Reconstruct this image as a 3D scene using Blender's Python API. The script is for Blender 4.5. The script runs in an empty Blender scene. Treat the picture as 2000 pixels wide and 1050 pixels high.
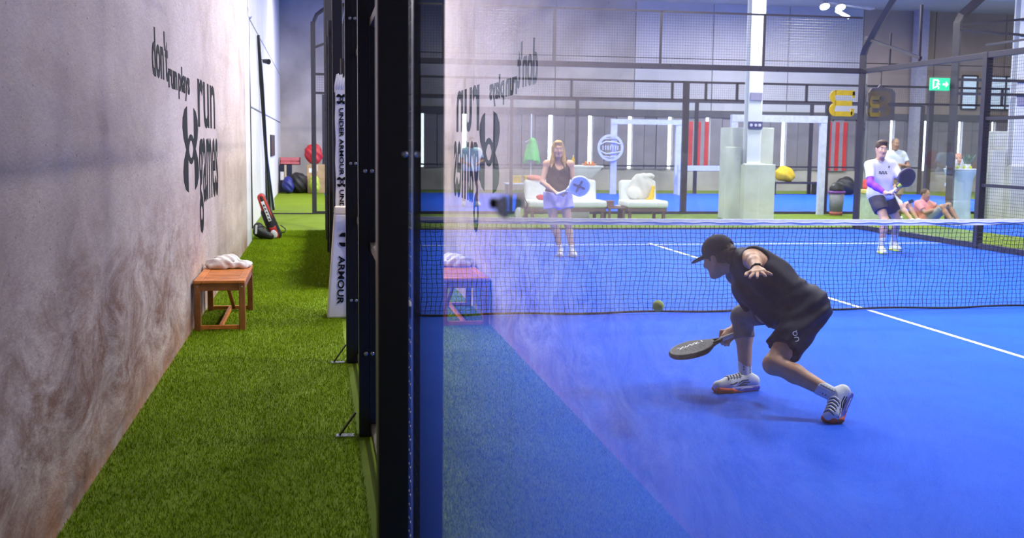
import bpy, bmesh, math, random
import numpy as np
from mathutils import Vector, Matrix
from mathutils.bvhtree import BVHTree
from mathutils.geometry import tessellate_polygon

random.seed(7)
SC = bpy.context.scene
COL = SC.collection

# ------------------------------------------------------------------ camera
CAM = np.array([-0.223, -9.7915, 1.5575])
YAW, PIT, ROL = 0.175246, 0.112582, 0.011164
_fw = np.array([math.sin(YAW)*math.cos(PIT), math.cos(YAW)*math.cos(PIT), -math.sin(PIT)])
_r = np.array([math.cos(YAW), -math.sin(YAW), 0.0])
_u = np.cross(_r, _fw)
_r2 = _r*math.cos(ROL) + _u*math.sin(ROL)
_u2 = -_r*math.sin(ROL) + _u*math.cos(ROL)
cd = bpy.data.cameras.new('camera')
co = bpy.data.objects.new('camera', cd)
COL.objects.link(co)
co.matrix_world = Matrix(((_r2[0], _u2[0], -_fw[0], CAM[0]), (_r2[1], _u2[1], -_fw[1], CAM[1]),
                          (_r2[2], _u2[2], -_fw[2], CAM[2]), (0, 0, 0, 1)))
cd.sensor_width = 36.0
cd.lens = 2157.7/2000*36.0
cd.clip_start = 0.02
cd.clip_end = 200
cd.dof.use_dof = True
cd.dof.focus_distance = 7.6
cd.dof.aperture_fstop = 4.5
SC.camera = co

# ------------------------------------------------------------------ world, exposure
w = bpy.data.worlds.new('world')
SC.world = w
w.use_nodes = True
w.node_tree.nodes['Background'].inputs[0].default_value = (0.86, 0.93, 1.0, 1)
w.node_tree.nodes['Background'].inputs[1].default_value = 9.0
SC.view_settings.view_transform = 'Standard'
SC.view_settings.look = 'None'
SC.view_settings.gamma = 1.0
SC.view_settings.use_curve_mapping = False
SC.view_settings.exposure = 0.35
SC.cycles.max_bounces = 7
SC.cycles.diffuse_bounces = 3
SC.cycles.glossy_bounces = 3
SC.cycles.adaptive_threshold = 0.03
SC.cycles.transmission_bounces = 4
SC.cycles.transparent_max_bounces = 40
SC.cycles.caustics_reflective = False
SC.cycles.caustics_refractive = False
SC.cycles.sample_clamp_indirect = 6.0
SC.cycles.use_denoising = True
# hall luminaires and one added fill lamp: x, y, z, watts, length along y, warm (built as things further down)
LUMINAIRES = [
    (2.8, -1.8, 5.75, 60, 1.3, 0), (6.6, -3.4, 5.75, 330, 1.3, 0),
    (2.6, 2.2, 5.75, 250, 1.3, 0), (7.2, 1.6, 5.75, 260, 1.3, 0),
    (1.9, 6.0, 5.75, 430, 1.3, 0), (7.2, 6.4, 5.75, 240, 1.3, 0),
    (3.4, 11.9, 5.75, 300, 1.3, 0), (9.8, 11.3, 5.75, 320, 1.3, 0), (14.6, 8.0, 5.75, 360, 1.3, 0),
    (4.5, 18.2, 5.75, 400, 1.3, 0), (10.5, 18.2, 5.75, 450, 1.3, 0), (17.0, 18.2, 5.75, 480, 1.3, 0),
    (1.2, 20.5, 6.1, 230, 1.3, 0), (7.5, 23.0, 6.2, 300, 1.3, 0), (14.2, 23.0, 6.2, 480, 1.3, 0), (21.5, 18.6, 6.2, 380, 1.3, 1),  # first entry is an added lamp to brighten the corridor's far end
]

# ------------------------------------------------------------------ materials
MATS = {}
def _bsdf(m):
    return m.node_tree.nodes['Principled BSDF']
def mat(name, col, rough=0.6, metal=0.0, var=0.12, scale=12.0, bump=0.0, bscale=None, spec=0.5, emit=None, estr=0.0, coat=0.0, sheen=0.0, sss=0.0):
    """procedural material: base colour with a noise variation and optional noise relief"""
    if name in MATS: return MATS[name]
    m = bpy.data.materials.new(name); m.use_nodes = True
    nt = m.node_tree; b = _bsdf(m); N = nt.nodes; L = nt.links
    tc = N.new('ShaderNodeTexCoord')
    no = N.new('ShaderNodeTexNoise'); no.inputs['Scale'].default_value = scale; no.inputs['Detail'].default_value = 4
    L.new(tc.outputs['Object'], no.inputs['Vector'])
    cr = N.new('ShaderNodeValToRGB')
    c0 = tuple(max(0, c*(1-var)) for c in col); c1 = tuple(min(1, c*(1+var)) for c in col)
    cr.color_ramp.elements[0].position = 0.3; cr.color_ramp.elements[1].position = 0.7
    cr.color_ramp.elements[0].color = (*c0, 1); cr.color_ramp.elements[1].color = (*c1, 1)
    L.new(no.outputs['Fac'], cr.inputs['Fac']); L.new(cr.outputs['Color'], b.inputs['Base Color'])
    b.inputs['Roughness'].default_value = rough
    b.inputs['Metallic'].default_value = metal
    b.inputs['Specular IOR Level'].default_value = spec
    if coat: b.inputs['Coat Weight'].default_value = coat
    if sheen: b.inputs['Sheen Weight'].default_value = sheen
    if sss:
        b.inputs['Subsurface Weight'].default_value = sss
        b.inputs['Subsurface Radius'].default_value = (0.02, 0.008, 0.004)
        b.inputs['Subsurface Scale'].default_value = 0.5
    if bump:
        n2 = N.new('ShaderNodeTexNoise'); n2.inputs['Scale'].default_value = bscale or scale*4; n2.inputs['Detail'].default_value = 6
        L.new(tc.outputs['Object'], n2.inputs['Vector'])
        bp = N.new('ShaderNodeBump'); bp.inputs['Strength'].default_value = bump; bp.inputs['Distance'].default_value = 0.02
        L.new(n2.outputs['Fac'], bp.inputs['Height']); L.new(bp.outputs['Normal'], b.inputs['Normal'])
    if emit:
        b.inputs['Emission Color'].default_value = (*emit, 1); b.inputs['Emission Strength'].default_value = estr
    MATS[name] = m
    return m

def ramp(N, stops):
    cr = N.new('ShaderNodeValToRGB'); e = cr.color_ramp.elements
    while len(e) < len(stops): e.new(0.5)
    for k, (p, c) in enumerate(stops):
        e[k].position = p; e[k].color = (*c, 1) if len(c) == 3 else c
    return cr
def noise(N, L, vec, scale, detail=6, rough=0.6, mapscale=None, dist=0.0):
    no = N.new('ShaderNodeTexNoise'); no.inputs['Scale'].default_value = scale
    no.inputs['Detail'].default_value = detail; no.inputs['Roughness'].default_value = rough
    no.inputs['Distortion'].default_value = dist
    if mapscale:
        mp = N.new('ShaderNodeMapping'); mp.inputs['Scale'].default_value = mapscale
        L.new(vec, mp.inputs['Vector']); vec = mp.outputs['Vector']
    L.new(vec, no.inputs['Vector'])
    return no
def mixc(N, L, a, b, fac, mode='MIX'):
    mx = N.new('ShaderNodeMix'); mx.data_type = 'RGBA'; mx.blend_type = mode
    for sock, v in ((mx.inputs[6], a), (mx.inputs[7], b)):
        if isinstance(v, tuple): sock.default_value = (*v, 1)
        else: L.new(v, sock)
    if isinstance(fac, float): mx.inputs[0].default_value = fac
    else: L.new(fac, mx.inputs[0])
    return mx.outputs[2]

def wall_concrete():
    m = bpy.data.materials.new('concrete_wall'); m.use_nodes = True
    nt = m.node_tree; N = nt.nodes; L = nt.links; b = _bsdf(m)
    tc = N.new('ShaderNodeTexCoord'); v = tc.outputs['Object']
    n1 = noise(N, L, v, 1.5, 8, 0.66, (1, 0.40, 1.0), 0.4)
    base = ramp(N, [(0.3, (0.42, 0.325, 0.29)), (0.5, (0.55, 0.445, 0.40)), (0.72, (0.65, 0.55, 0.51))])
    L.new(n1.outputs['Fac'], base.inputs['Fac'])
    # fine vertical drips and trowel marks
    n2 = noise(N, L, v, 4.5, 9, 0.7, (1, 0.6, 0.8))
    d = ramp(N, [(0.42, (0, 0, 0)), (0.62, (1, 1, 1))]); L.new(n2.outputs['Fac'], d.inputs['Fac'])
    c = mixc(N, L, base.outputs['Color'], (0.68, 0.60, 0.57), d.outputs['Color'])
    ml = N.new('ShaderNodeMath'); ml.operation = 'MULTIPLY'; ml.inputs[1].default_value = 0.22
    L.new(d.outputs['Color'], ml.inputs[0]); c = mixc(N, L, base.outputs['Color'], (0.70, 0.61, 0.575), ml.outputs[0])
    # damp brown staining in the lower part of the nearest stretch
    sx = N.new('ShaderNodeSeparateXYZ'); L.new(v, sx.inputs[0])
    hz = N.new('ShaderNodeMapRange'); hz.inputs[1].default_value = 1.45; hz.inputs[2].default_value = 0.65; L.new(sx.outputs['Z'], hz.inputs[0])
    hy = N.new('ShaderNodeMapRange'); hy.inputs[1].default_value = 2.6; hy.inputs[2].default_value = -2.2; L.new(sx.outputs['Y'], hy.inputs[0])
    n3 = noise(N, L, v, 3.2, 12, 0.80, (1, 0.42, 0.95), 0.7)
    s3 = ramp(N, [(0.40, (0, 0, 0)), (0.60, (1, 1, 1))]); L.new(n3.outputs['Fac'], s3.inputs['Fac'])
    m1 = N.new('ShaderNodeMath'); m1.operation = 'MULTIPLY'; L.new(hz.outputs[0], m1.inputs[0]); L.new(hy.outputs[0], m1.inputs[1])
    m2 = N.new('ShaderNodeMath'); m2.operation = 'MULTIPLY'; L.new(m1.outputs[0], m2.inputs[0]); L.new(s3.outputs['Color'], m2.inputs[1])
    m3 = N.new('ShaderNodeMath'); m3.operation = 'MULTIPLY'; L.new(m2.outputs[0], m3.inputs[0]); m3.inputs[1].default_value = 1.0
    c = mixc(N, L, c, (0.215, 0.110, 0.080), m3.outputs[0])
    # rusty foot of the wall
    fz = N.new('ShaderNodeMapRange'); fz.inputs[1].default_value = 0.30; fz.inputs[2].default_value = 0.0; L.new(sx.outputs['Z'], fz.inputs[0])
    n4 = noise(N, L, v, 3.0, 8, 0.7); s4 = ramp(N, [(0.40, (0, 0, 0)), (0.62, (1, 1, 1))]); L.new(n4.outputs['Fac'], s4.inputs['Fac'])
    m4 = N.new('ShaderNodeMath'); m4.operation = 'MULTIPLY'; L.new(fz.outputs[0], m4.inputs[0]); L.new(s4.outputs['Color'], m4.inputs[1])
    c = mixc(N, L, c, (0.42, 0.19, 0.10), m4.outputs[0])
    # specks
    n5 = noise(N, L, v, 70, 2, 0.5, (1, 0.4, 0.6)); s5 = ramp(N, [(0.25, (1, 1, 1)), (0.29, (0, 0, 0))]); L.new(n5.outputs['Fac'], s5.inputs['Fac'])
    c = mixc(N, L, c, (0.16, 0.13, 0.13), s5.outputs['Color'])
    L.new(c, b.inputs['Base Color']); b.inputs['Roughness'].default_value = 0.85
    b.inputs['Specular IOR Level'].default_value = 0.25
    nb = noise(N, L, v, 10, 12, 0.78, (1, 0.6, 1.0)); bp = N.new('ShaderNodeBump'); bp.inputs['Strength'].default_value = 0.8; bp.inputs['Distance'].default_value = 0.025
    L.new(nb.outputs['Fac'], bp.inputs['Height']); L.new(bp.outputs['Normal'], b.inputs['Normal'])
    return m
def turf(name, c0, c1, c2, bs=260):
    m = bpy.data.materials.new(name); m.use_nodes = True
    nt = m.node_tree; N = nt.nodes; L = nt.links; b = _bsdf(m)
    tc = N.new('ShaderNodeTexCoord'); v = tc.outputs['Object']
    n1 = noise(N, L, v, 2.0, 5, 0.6); n2 = noise(N, L, v, bs, 2, 0.6)
    r1 = ramp(N, [(0.3, c0), (0.7, c1)]); L.new(n1.outputs['Fac'], r1.inputs['Fac'])
    r2 = ramp(N, [(0.45, (0, 0, 0)), (0.75, (1, 1, 1))]); L.new(n2.outputs['Fac'], r2.inputs['Fac'])
    c = mixc(N, L, r1.outputs['Color'], c2, r2.outputs['Color'])
    L.new(c, b.inputs['Base Color']); b.inputs['Roughness'].default_value = 0.8; b.inputs['Specular IOR Level'].default_value = 0.25
    bp = N.new('ShaderNodeBump'); bp.inputs['Strength'].default_value = 0.6; bp.inputs['Distance'].default_value = 0.01
    L.new(n2.outputs['Fac'], bp.inputs['Height']); L.new(bp.outputs['Normal'], b.inputs['Normal'])
    return m
def glass_mat(name, tint, boost=1.0):
    """flat safety glass: clear body, Fresnel reflection on the face the ray enters by"""
    m = bpy.data.materials.new(name); m.use_nodes = True
    nt = m.node_tree; N = nt.nodes; L = nt.links
    for n in list(N):
        if n.type == 'BSDF_PRINCIPLED': N.remove(n)
    out = [n for n in N if n.type == 'OUTPUT_MATERIAL'][0]
    tr = N.new('ShaderNodeBsdfTransparent'); tr.inputs[0].default_value = (*tint, 1)
    gl = N.new('ShaderNodeBsdfGlossy'); gl.inputs['Roughness'].default_value = 0.0
    gl.inputs[0].default_value = (1, 1, 1, 1)
    fr = N.new('ShaderNodeFresnel'); fr.inputs[0].default_value = 1.26
    ge = N.new('ShaderNodeNewGeometry')
    inv = N.new('ShaderNodeMath'); inv.operation = 'SUBTRACT'; inv.inputs[0].default_value = 1.0; L.new(ge.outputs['Backfacing'], inv.inputs[1])
    ml = N.new('ShaderNodeMath'); ml.operation = 'MULTIPLY'; L.new(fr.outputs[0], ml.inputs[0]); L.new(inv.outputs[0], ml.inputs[1])
    # both faces of the pane reflect: 2R/(1+R)
    o1 = N.new('ShaderNodeMath'); o1.operation = 'ADD'; o1.inputs[1].default_value = 1.0; L.new(ml.outputs[0], o1.inputs[0])
    o2 = N.new('ShaderNodeMath'); o2.operation = 'MULTIPLY'; o2.inputs[1].default_value = 2.0*boost; L.new(ml.outputs[0], o2.inputs[0])
    bo = N.new('ShaderNodeMath'); bo.operation = 'DIVIDE'; bo.use_clamp = True; L.new(o2.outputs[0], bo.inputs[0]); L.new(o1.outputs[0], bo.inputs[1])
    mx = N.new('ShaderNodeMixShader'); L.new(bo.outputs[0], mx.inputs[0]); L.new(tr.outputs[0], mx.inputs[1]); L.new(gl.outputs[0], mx.inputs[2])
    L.new(mx.outputs[0], out.inputs['Surface'])
    return m

M_WALL = wall_concrete()
M_TURF = turf('green_turf', (0.120, 0.190, 0.002), (0.165, 0.255, 0.002), (0.25, 0.37, 0.004))
M_COURT = turf('blue_court_turf', (0.002, 0.080, 0.80), (0.004, 0.110, 0.90), (0.015, 0.18, 1.0), 190)
M_GLASS = glass_mat('court_glass', (0.95, 0.975, 0.98), 1.25)
M_GLASSFAR = glass_mat('far_glass', (0.96, 0.98, 0.98), 1.0)
M_BLACK = mat('black_powder_coat', (0.011, 0.010, 0.014), 0.34, 0, 0.15, 30)
M_DARKFRAME = mat('dark_frame_paint', (0.030, 0.026, 0.040), 0.4, 0, 0.15, 20)
M_WIRE = mat('mesh_wire', (0.03, 0.03, 0.04), 0.5)
M_STEEL = mat('steel_bolt', (0.45, 0.45, 0.48), 0.3, 0.9)
M_DECAL = mat('black_wall_vinyl', (0.006, 0.007, 0.010), 0.8, spec=0.15)
M_WHITE = mat('white_paint', (0.82, 0.84, 0.86), 0.5)
M_NETW = mat('white_net_band', (0.96, 0.96, 0.96), 0.7, bump=0.3, scale=20)
M_NET = mat('net_cord', (0.012, 0.014, 0.030), 0.8)
M_LINE = mat('white_court_line', (0.86, 0.88, 0.90), 0.8, bump=0.3, scale=60)

# ------------------------------------------------------------------ scene helpers
def link(o):
    COL.objects.link(o); return o
def tag(o, label=None, cat=None, group=None, kind=None):
    if label: o['label'] = label
    if cat: o['category'] = cat
    if group: o['group'] = group
    if kind: o['kind'] = kind
    return o
def thing(name, label, cat, loc=(0, 0, 0), group=None, kind=None):
    o = bpy.data.objects.new(name, None); link(o)
    o.empty_display_size = 0.1
    o.location = loc
    return tag(o, label, cat, group, kind)
def origin(o):
    v = Vector((0, 0, 0))
    while o is not None:
        v += Vector(o.location); o = o.parent
    return v
def put(name, me, material, parent=None):
    o = bpy.data.objects.new(name, me); link(o)
    if material is not None:
        me.materials.clear(); me.materials.append(material)
    if parent is not None: o.parent = parent
    return o
def smooth(me, on=True):
    me.polygons.foreach_set('use_smooth', [on]*len(me.polygons))
def V(*a): return Vector(a)

class MB:
    """collects shapes in world coordinates and links them as one mesh object"""
    def __init__(s): s.v = []; s.f = []
    def add(s, vs, fs):
        n = len(s.v); s.v += [tuple(x) for x in vs]; s.f += [tuple(n+i for i in f) for f in fs]; return s
    def box(s, x0, x1, y0, y1, z0, z1):
        return s.add([(x0, y0, z0), (x1, y0, z0), (x1, y1, z0), (x0, y1, z0), (x0, y0, z1), (x1, y0, z1), (x1, y1, z1), (x0, y1, z1)],
                     [(0, 3, 2, 1), (4, 5, 6, 7), (0, 1, 5, 4), (1, 2, 6, 5), (2, 3, 7, 6), (3, 0, 4, 7)])
    def cbox(s, c, d):
        return s.box(c[0]-d[0]/2, c[0]+d[0]/2, c[1]-d[1]/2, c[1]+d[1]/2, c[2]-d[2]/2, c[2]+d[2]/2)
    def hexa(s, p):  # eight corners, bottom loop then top loop, counter-clockwise from above
        return s.add(p, [(0, 3, 2, 1), (4, 5, 6, 7), (0, 1, 5, 4), (1, 2, 6, 5), (2, 3, 7, 6), (3, 0, 4, 7)])
    def frustum(s, c, d0, d1, z0, z1):
        return s.hexa([(c[0]-d0[0]/2, c[1]-d0[1]/2, z0), (c[0]+d0[0]/2, c[1]-d0[1]/2, z0), (c[0]+d0[0]/2, c[1]+d0[1]/2, z0), (c[0]-d0[0]/2, c[1]+d0[1]/2, z0),
                       (c[0]-d1[0]/2, c[1]-d1[1]/2, z1), (c[0]+d1[0]/2, c[1]-d1[1]/2, z1), (c[0]+d1[0]/2, c[1]+d1[1]/2, z1), (c[0]-d1[0]/2, c[1]+d1[1]/2, z1)])
    def bar(s, p, q, wd, ht, up=(0, 0, 1)):
        p, q, up = Vector(p), Vector(q), Vector(up); d = (q-p).normalized(); a = d.cross(up)
        if a.length < 1e-4: a = d.cross(Vector((1, 0, 0)))
        a.normalize(); b = a.cross(d); a = a*wd/2; b = b*ht/2
        vs = [p-a-b, p+a-b, p+a+b, p-a+b, q-a-b, q+a-b, q+a+b, q-a+b]
        return s.add(vs, [(0, 1, 2, 3), (7, 6, 5, 4), (0, 4, 5, 1), (1, 5, 6, 2), (2, 6, 7, 3), (3, 7, 4, 0)])
    def tube(s, pts, r, n=8, cap=True):
        pts = [Vector(p) for p in pts]; rs = r if isinstance(r, (list, tuple)) else [r]*len(pts)
        k = len(s.v); prev = None
        for i, p in enumerate(pts):
            d = (pts[min(i+1, len(pts)-1)]-pts[max(i-1, 0)]).normalized()
            if prev is None:
                a = d.cross(Vector((0, 0, 1)))
                if a.length < 1e-3: a = d.cross(Vector((1, 0, 0)))
            else: a = prev-d*prev.dot(d)
            a.normalize(); prev = a; b = d.cross(a)
            for j in range(n):
                t = 2*math.pi*j/n; s.v.append(tuple(p+(a*math.cos(t)+b*math.sin(t))*rs[i]))
        for i in range(len(pts)-1):
            for j in range(n):
                j2 = (j+1) % n; s.f.append((k+i*n+j, k+i*n+j2, k+(i+1)*n+j2, k+(i+1)*n+j))
        if cap:
            s.f.append(tuple(k+j for j in reversed(range(n)))); s.f.append(tuple(k+(len(pts)-1)*n+j for j in range(n)))
        return s
    def lathe(s, prof, c=(0, 0, 0), n=20, R=None):
        k = len(s.v); R = R or Matrix.Identity(3)
        for r, z in prof:
            for j in range(n):
                t = 2*math.pi*j/n; s.v.append(tuple(Vector(c)+R @ Vector((r*math.cos(t), r*math.sin(t), z))))
        for i in range(len(prof)-1):
            for j in range(n):
                j2 = (j+1) % n; s.f.append((k+i*n+j, k+i*n+j2, k+(i+1)*n+j2, k+(i+1)*n+j))
        s.f.append(tuple(k+j for j in reversed(range(n)))); s.f.append(tuple(k+(len(prof)-1)*n+j for j in range(n)))
        return s
    def plate(s, outline, o, ax, ay, th):
        """closed outline (2d) mapped by o + x*ax + y*ay, extruded by th along ax x ay"""
        o, ax, ay = Vector(o), Vector(ax), Vector(ay); nz = ax.cross(ay).normalized()*th
        P = [Vector((x, y, 0)) for x, y in outline]; tris = tessellate_polygon([P]); n = len(P)
        vs = [o+ax*p.x+ay*p.y for p in P]+[o+ax*p.x+ay*p.y+nz for p in P]
        area = sum(P[i].x*P[(i+1) % n].y-P[(i+1) % n].x*P[i].y for i in range(n))
        fs = []
        for t in tris:
            a, b, c = t
            ar = (P[b].x-P[a].x)*(P[c].y-P[a].y)-(P[c].x-P[a].x)*(P[b].y-P[a].y)
            if ar < 0: b, c = c, b
            fs.append((a, c, b)); fs.append((a+n, b+n, c+n))
        for i in range(n):
            j = (i+1) % n
            fs.append((i, j, j+n, i+n) if area > 0 else (j, i, i+n, j+n))
        return s.add(vs, fs)
    def mesh(s, name, org=Vector((0, 0, 0))):
        me = bpy.data.meshes.new(name)
        me.from_pydata([tuple(Vector(v)-org) for v in s.v], [], s.f); me.update(); return me
    def build(s, name, material, parent=None, sm=False, bevel=0.0, seg=2, loc=None):
        org = origin(parent) if parent is not None else (Vector(loc) if loc is not None else Vector((0, 0, 0)))
        me = s.mesh(name, org)
        if sm: smooth(me)
        o = put(name, me, material, parent)
        if parent is None and loc is not None: o.location = loc
        if bevel:
            md = o.modifiers.new('bevel', 'BEVEL'); md.width = bevel; md.segments = seg; md.limit_method = 'ANGLE'; md.angle_limit = 0.6
            md.harden_normals = False
        return o
def inst(o, dv, parent=None, name=None):
    """a copy that shares the mesh, moved by dv"""
    c = o.copy(); link(c); c.parent = parent if parent is not None else o.parent
    c.location = Vector(o.location)+Vector(dv)
    return c
def struct(name, mb, material, label=None, **k):
    o = mb.build(name, material, **k); o['kind'] = 'structure'
    if label: o['label'] = label
    return o

def text_obj(name, body, material, parent, o, xd, yd, width=None, height=None, th=0.004, weight=0.0, xh=None, mirror=False, slant=0.0):
    """flat lettering with thickness: the line starts at o, runs along xd, letters rise along yd"""
    cu = bpy.data.curves.new('lettering', 'FONT'); cu.body = body; cu.size = 1.0; cu.offset = weight; cu.resolution_u = 3
    tmp = bpy.data.objects.new('lettering', cu); link(tmp)
    dg = bpy.context.evaluated_depsgraph_get()
    me0 = bpy.data.meshes.new_from_object(tmp.evaluated_get(dg))
    bpy.data.objects.remove(tmp)
    co_ = np.array([v.co[:] for v in me0.vertices]); fs = [tuple(p.vertices) for p in me0.polygons]
    x0, x1 = co_[:, 0].min(), co_[:, 0].max(); y0, y1 = co_[:, 1].min(), co_[:, 1].max()
    sx = width/(x1-x0) if width else None; sy = height/(y1-y0) if height else None
    if xh: sy = xh/0.52
    sx = sx or sy; sy = sy or sx
    o, xd, yd = Vector(o), Vector(xd).normalized(), Vector(yd).normalized(); nz = xd.cross(yd)
    yb = 0.0 if xh else y0
    n = len(co_); vs = []; org = origin(parent) if parent is not None else Vector((0, 0, 0))
    for t in (0, th):
        for x, y, _ in co_:
            xx = (x-x0)*sx+(y-yb)*sy*slant
            if mirror: xx = width-xx
            vs.append(tuple(o+xd*xx+yd*((y-yb)*sy)+nz*t-org))
    ff = [f[::-1] for f in fs]+[tuple(i+n for i in f) for f in fs]
    if mirror: ff = [f[::-1] for f in ff]
    cnt = {}
    for f in fs:
        for i in range(len(f)):
            a, b = f[i], f[(i+1) % len(f)]; cnt[(a, b)] = cnt.get((a, b), 0)+1
    for (a, b) in cnt:
        if (b, a) not in cnt: ff.append((a, b, b+n, a+n) if not mirror else (b, a, a+n, b+n))
    bpy.data.meshes.remove(me0); bpy.data.curves.remove(cu)
    me = bpy.data.meshes.new(name); me.from_pydata(vs, [], ff); me.update()
    return put(name, me, material, parent)

# logo of two interlocking arcs, box -1..1
def arc_outline(sgn):
    lft = [(-0.42, 1.0), (-0.72, 0.92), (-0.95, 0.72), (-1.0, 0.5), (-0.9, 0.26), (-0.68, 0.06), (-0.48, -0.1), (-0.34, -0.24), (-0.18, -0.33), (0, -0.36)]
    inn = [(0, -0.22), (-0.14, -0.18), (-0.26, -0.06), (-0.34, 0.08), (-0.40, 0.3), (-0.42, 0.6)]
    out = lft + [(-x, y) for x, y in reversed(lft[:-1])] + [(-x, y) for x, y in reversed(inn[1:])] + inn
    return [(x, y*sgn) for x, y in (out if sgn > 0 else out[::-1])]
def logo(name, material, parent, c, ax, ay, hw, hh, th=0.004):
    mb = MB(); c = Vector(c); ax = Vector(ax)*hw; ay = Vector(ay)*hh
    mb.plate(arc_outline(1), c, ax, ay, th); mb.plate(arc_outline(-1), c+ax.cross(ay).normalized()*0.0006, ax, ay, th)
    return mb.build(name, material, parent)
# ------------------------------------------------------------------ smooth solids: distance fields meshed by surface nets
def A(*p): return np.array(p, dtype=np.float64)
def rc(p0, p1, r0, r1=None, k=0.02, cap0=False, cap1=False, op='u', flat=None):
    return dict(t='rc', p0=np.array(p0, float), p1=np.array(p1, float), r0=r0, r1=r0 if r1 is None else r1, k=k, cap0=cap0, cap1=cap1, op=op, flat=flat)
def el(c, r, R=None, k=0.02, op='u'):
    return dict(t='el', c=np.array(c, float), r=np.array(r, float), R=np.eye(3) if R is None else np.array(R, float), k=k, op=op)
def bx(c, h, R=None, rnd=0.01, k=0.02, op='u'):
    return dict(t='bx', c=np.array(c, float), h=np.array(h, float), R=np.eye(3) if R is None else np.array(R, float), rnd=rnd, k=k, op=op)
def half(p, n): return dict(t='half', p=np.array(p, float), n=np.array(n, float)/np.linalg.norm(n))
def axes(f, u):
    """columns: right, forward, up"""
    f = np.array(f, float); f /= np.linalg.norm(f); u = np.array(u, float); u = u-f*np.dot(u, f); u /= np.linalg.norm(u)
    return np.stack([np.cross(f, u), f, u], 1)
def _bb(p):
    if p['t'] == 'rc':
        r = max(p['r0'], p['r1']); return np.minimum(p['p0'], p['p1'])-r, np.maximum(p['p0'], p['p1'])+r
    if p['t'] == 'el': r = float(p['r'].max())
    else: r = float(np.linalg.norm(p['h']))+p['rnd']
    return p['c']-r, p['c']+r
def _dist(p, X, Y, Z):
    if p['t'] == 'rc':
        d = p['p1']-p['p0']; L2 = max(float(d@d), 1e-12)
        ax, ay, az = X-p['p0'][0], Y-p['p0'][1], Z-p['p0'][2]
        tt = (ax*d[0]+ay*d[1]+az*d[2])/L2; t = np.clip(tt, 0, 1)
        dx, dy, dz = ax-t*d[0], ay-t*d[1], az-t*d[2]
        D = np.sqrt(dx*dx+dy*dy+dz*dz)-(p['r0']+(p['r1']-p['r0'])*t)
        L = math.sqrt(L2)
        if p['cap0']: D = np.maximum(D, -tt*L)
        if p['cap1']: D = np.maximum(D, (tt-1)*L)
        return D
    R = p['R']; dx, dy, dz = X-p['c'][0], Y-p['c'][1], Z-p['c'][2]
    q = [dx*R[0, i]+dy*R[1, i]+dz*R[2, i] for i in range(3)]
    if p['t'] == 'el':
        r = p['r']; k0 = np.sqrt(sum((q[i]/r[i])**2 for i in range(3))); k1 = np.sqrt(sum((q[i]/r[i]**2)**2 for i in range(3)))
        return k0*(k0-1)/np.maximum(k1, 1e-6)
    h = p['h']-p['rnd']; e = [np.abs(q[i])-h[i] for i in range(3)]
    out = np.sqrt(sum(np.maximum(x, 0)**2 for x in e)); return out+np.minimum(np.maximum(np.maximum(e[0], e[1]), e[2]), 0)-p['rnd']
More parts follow.
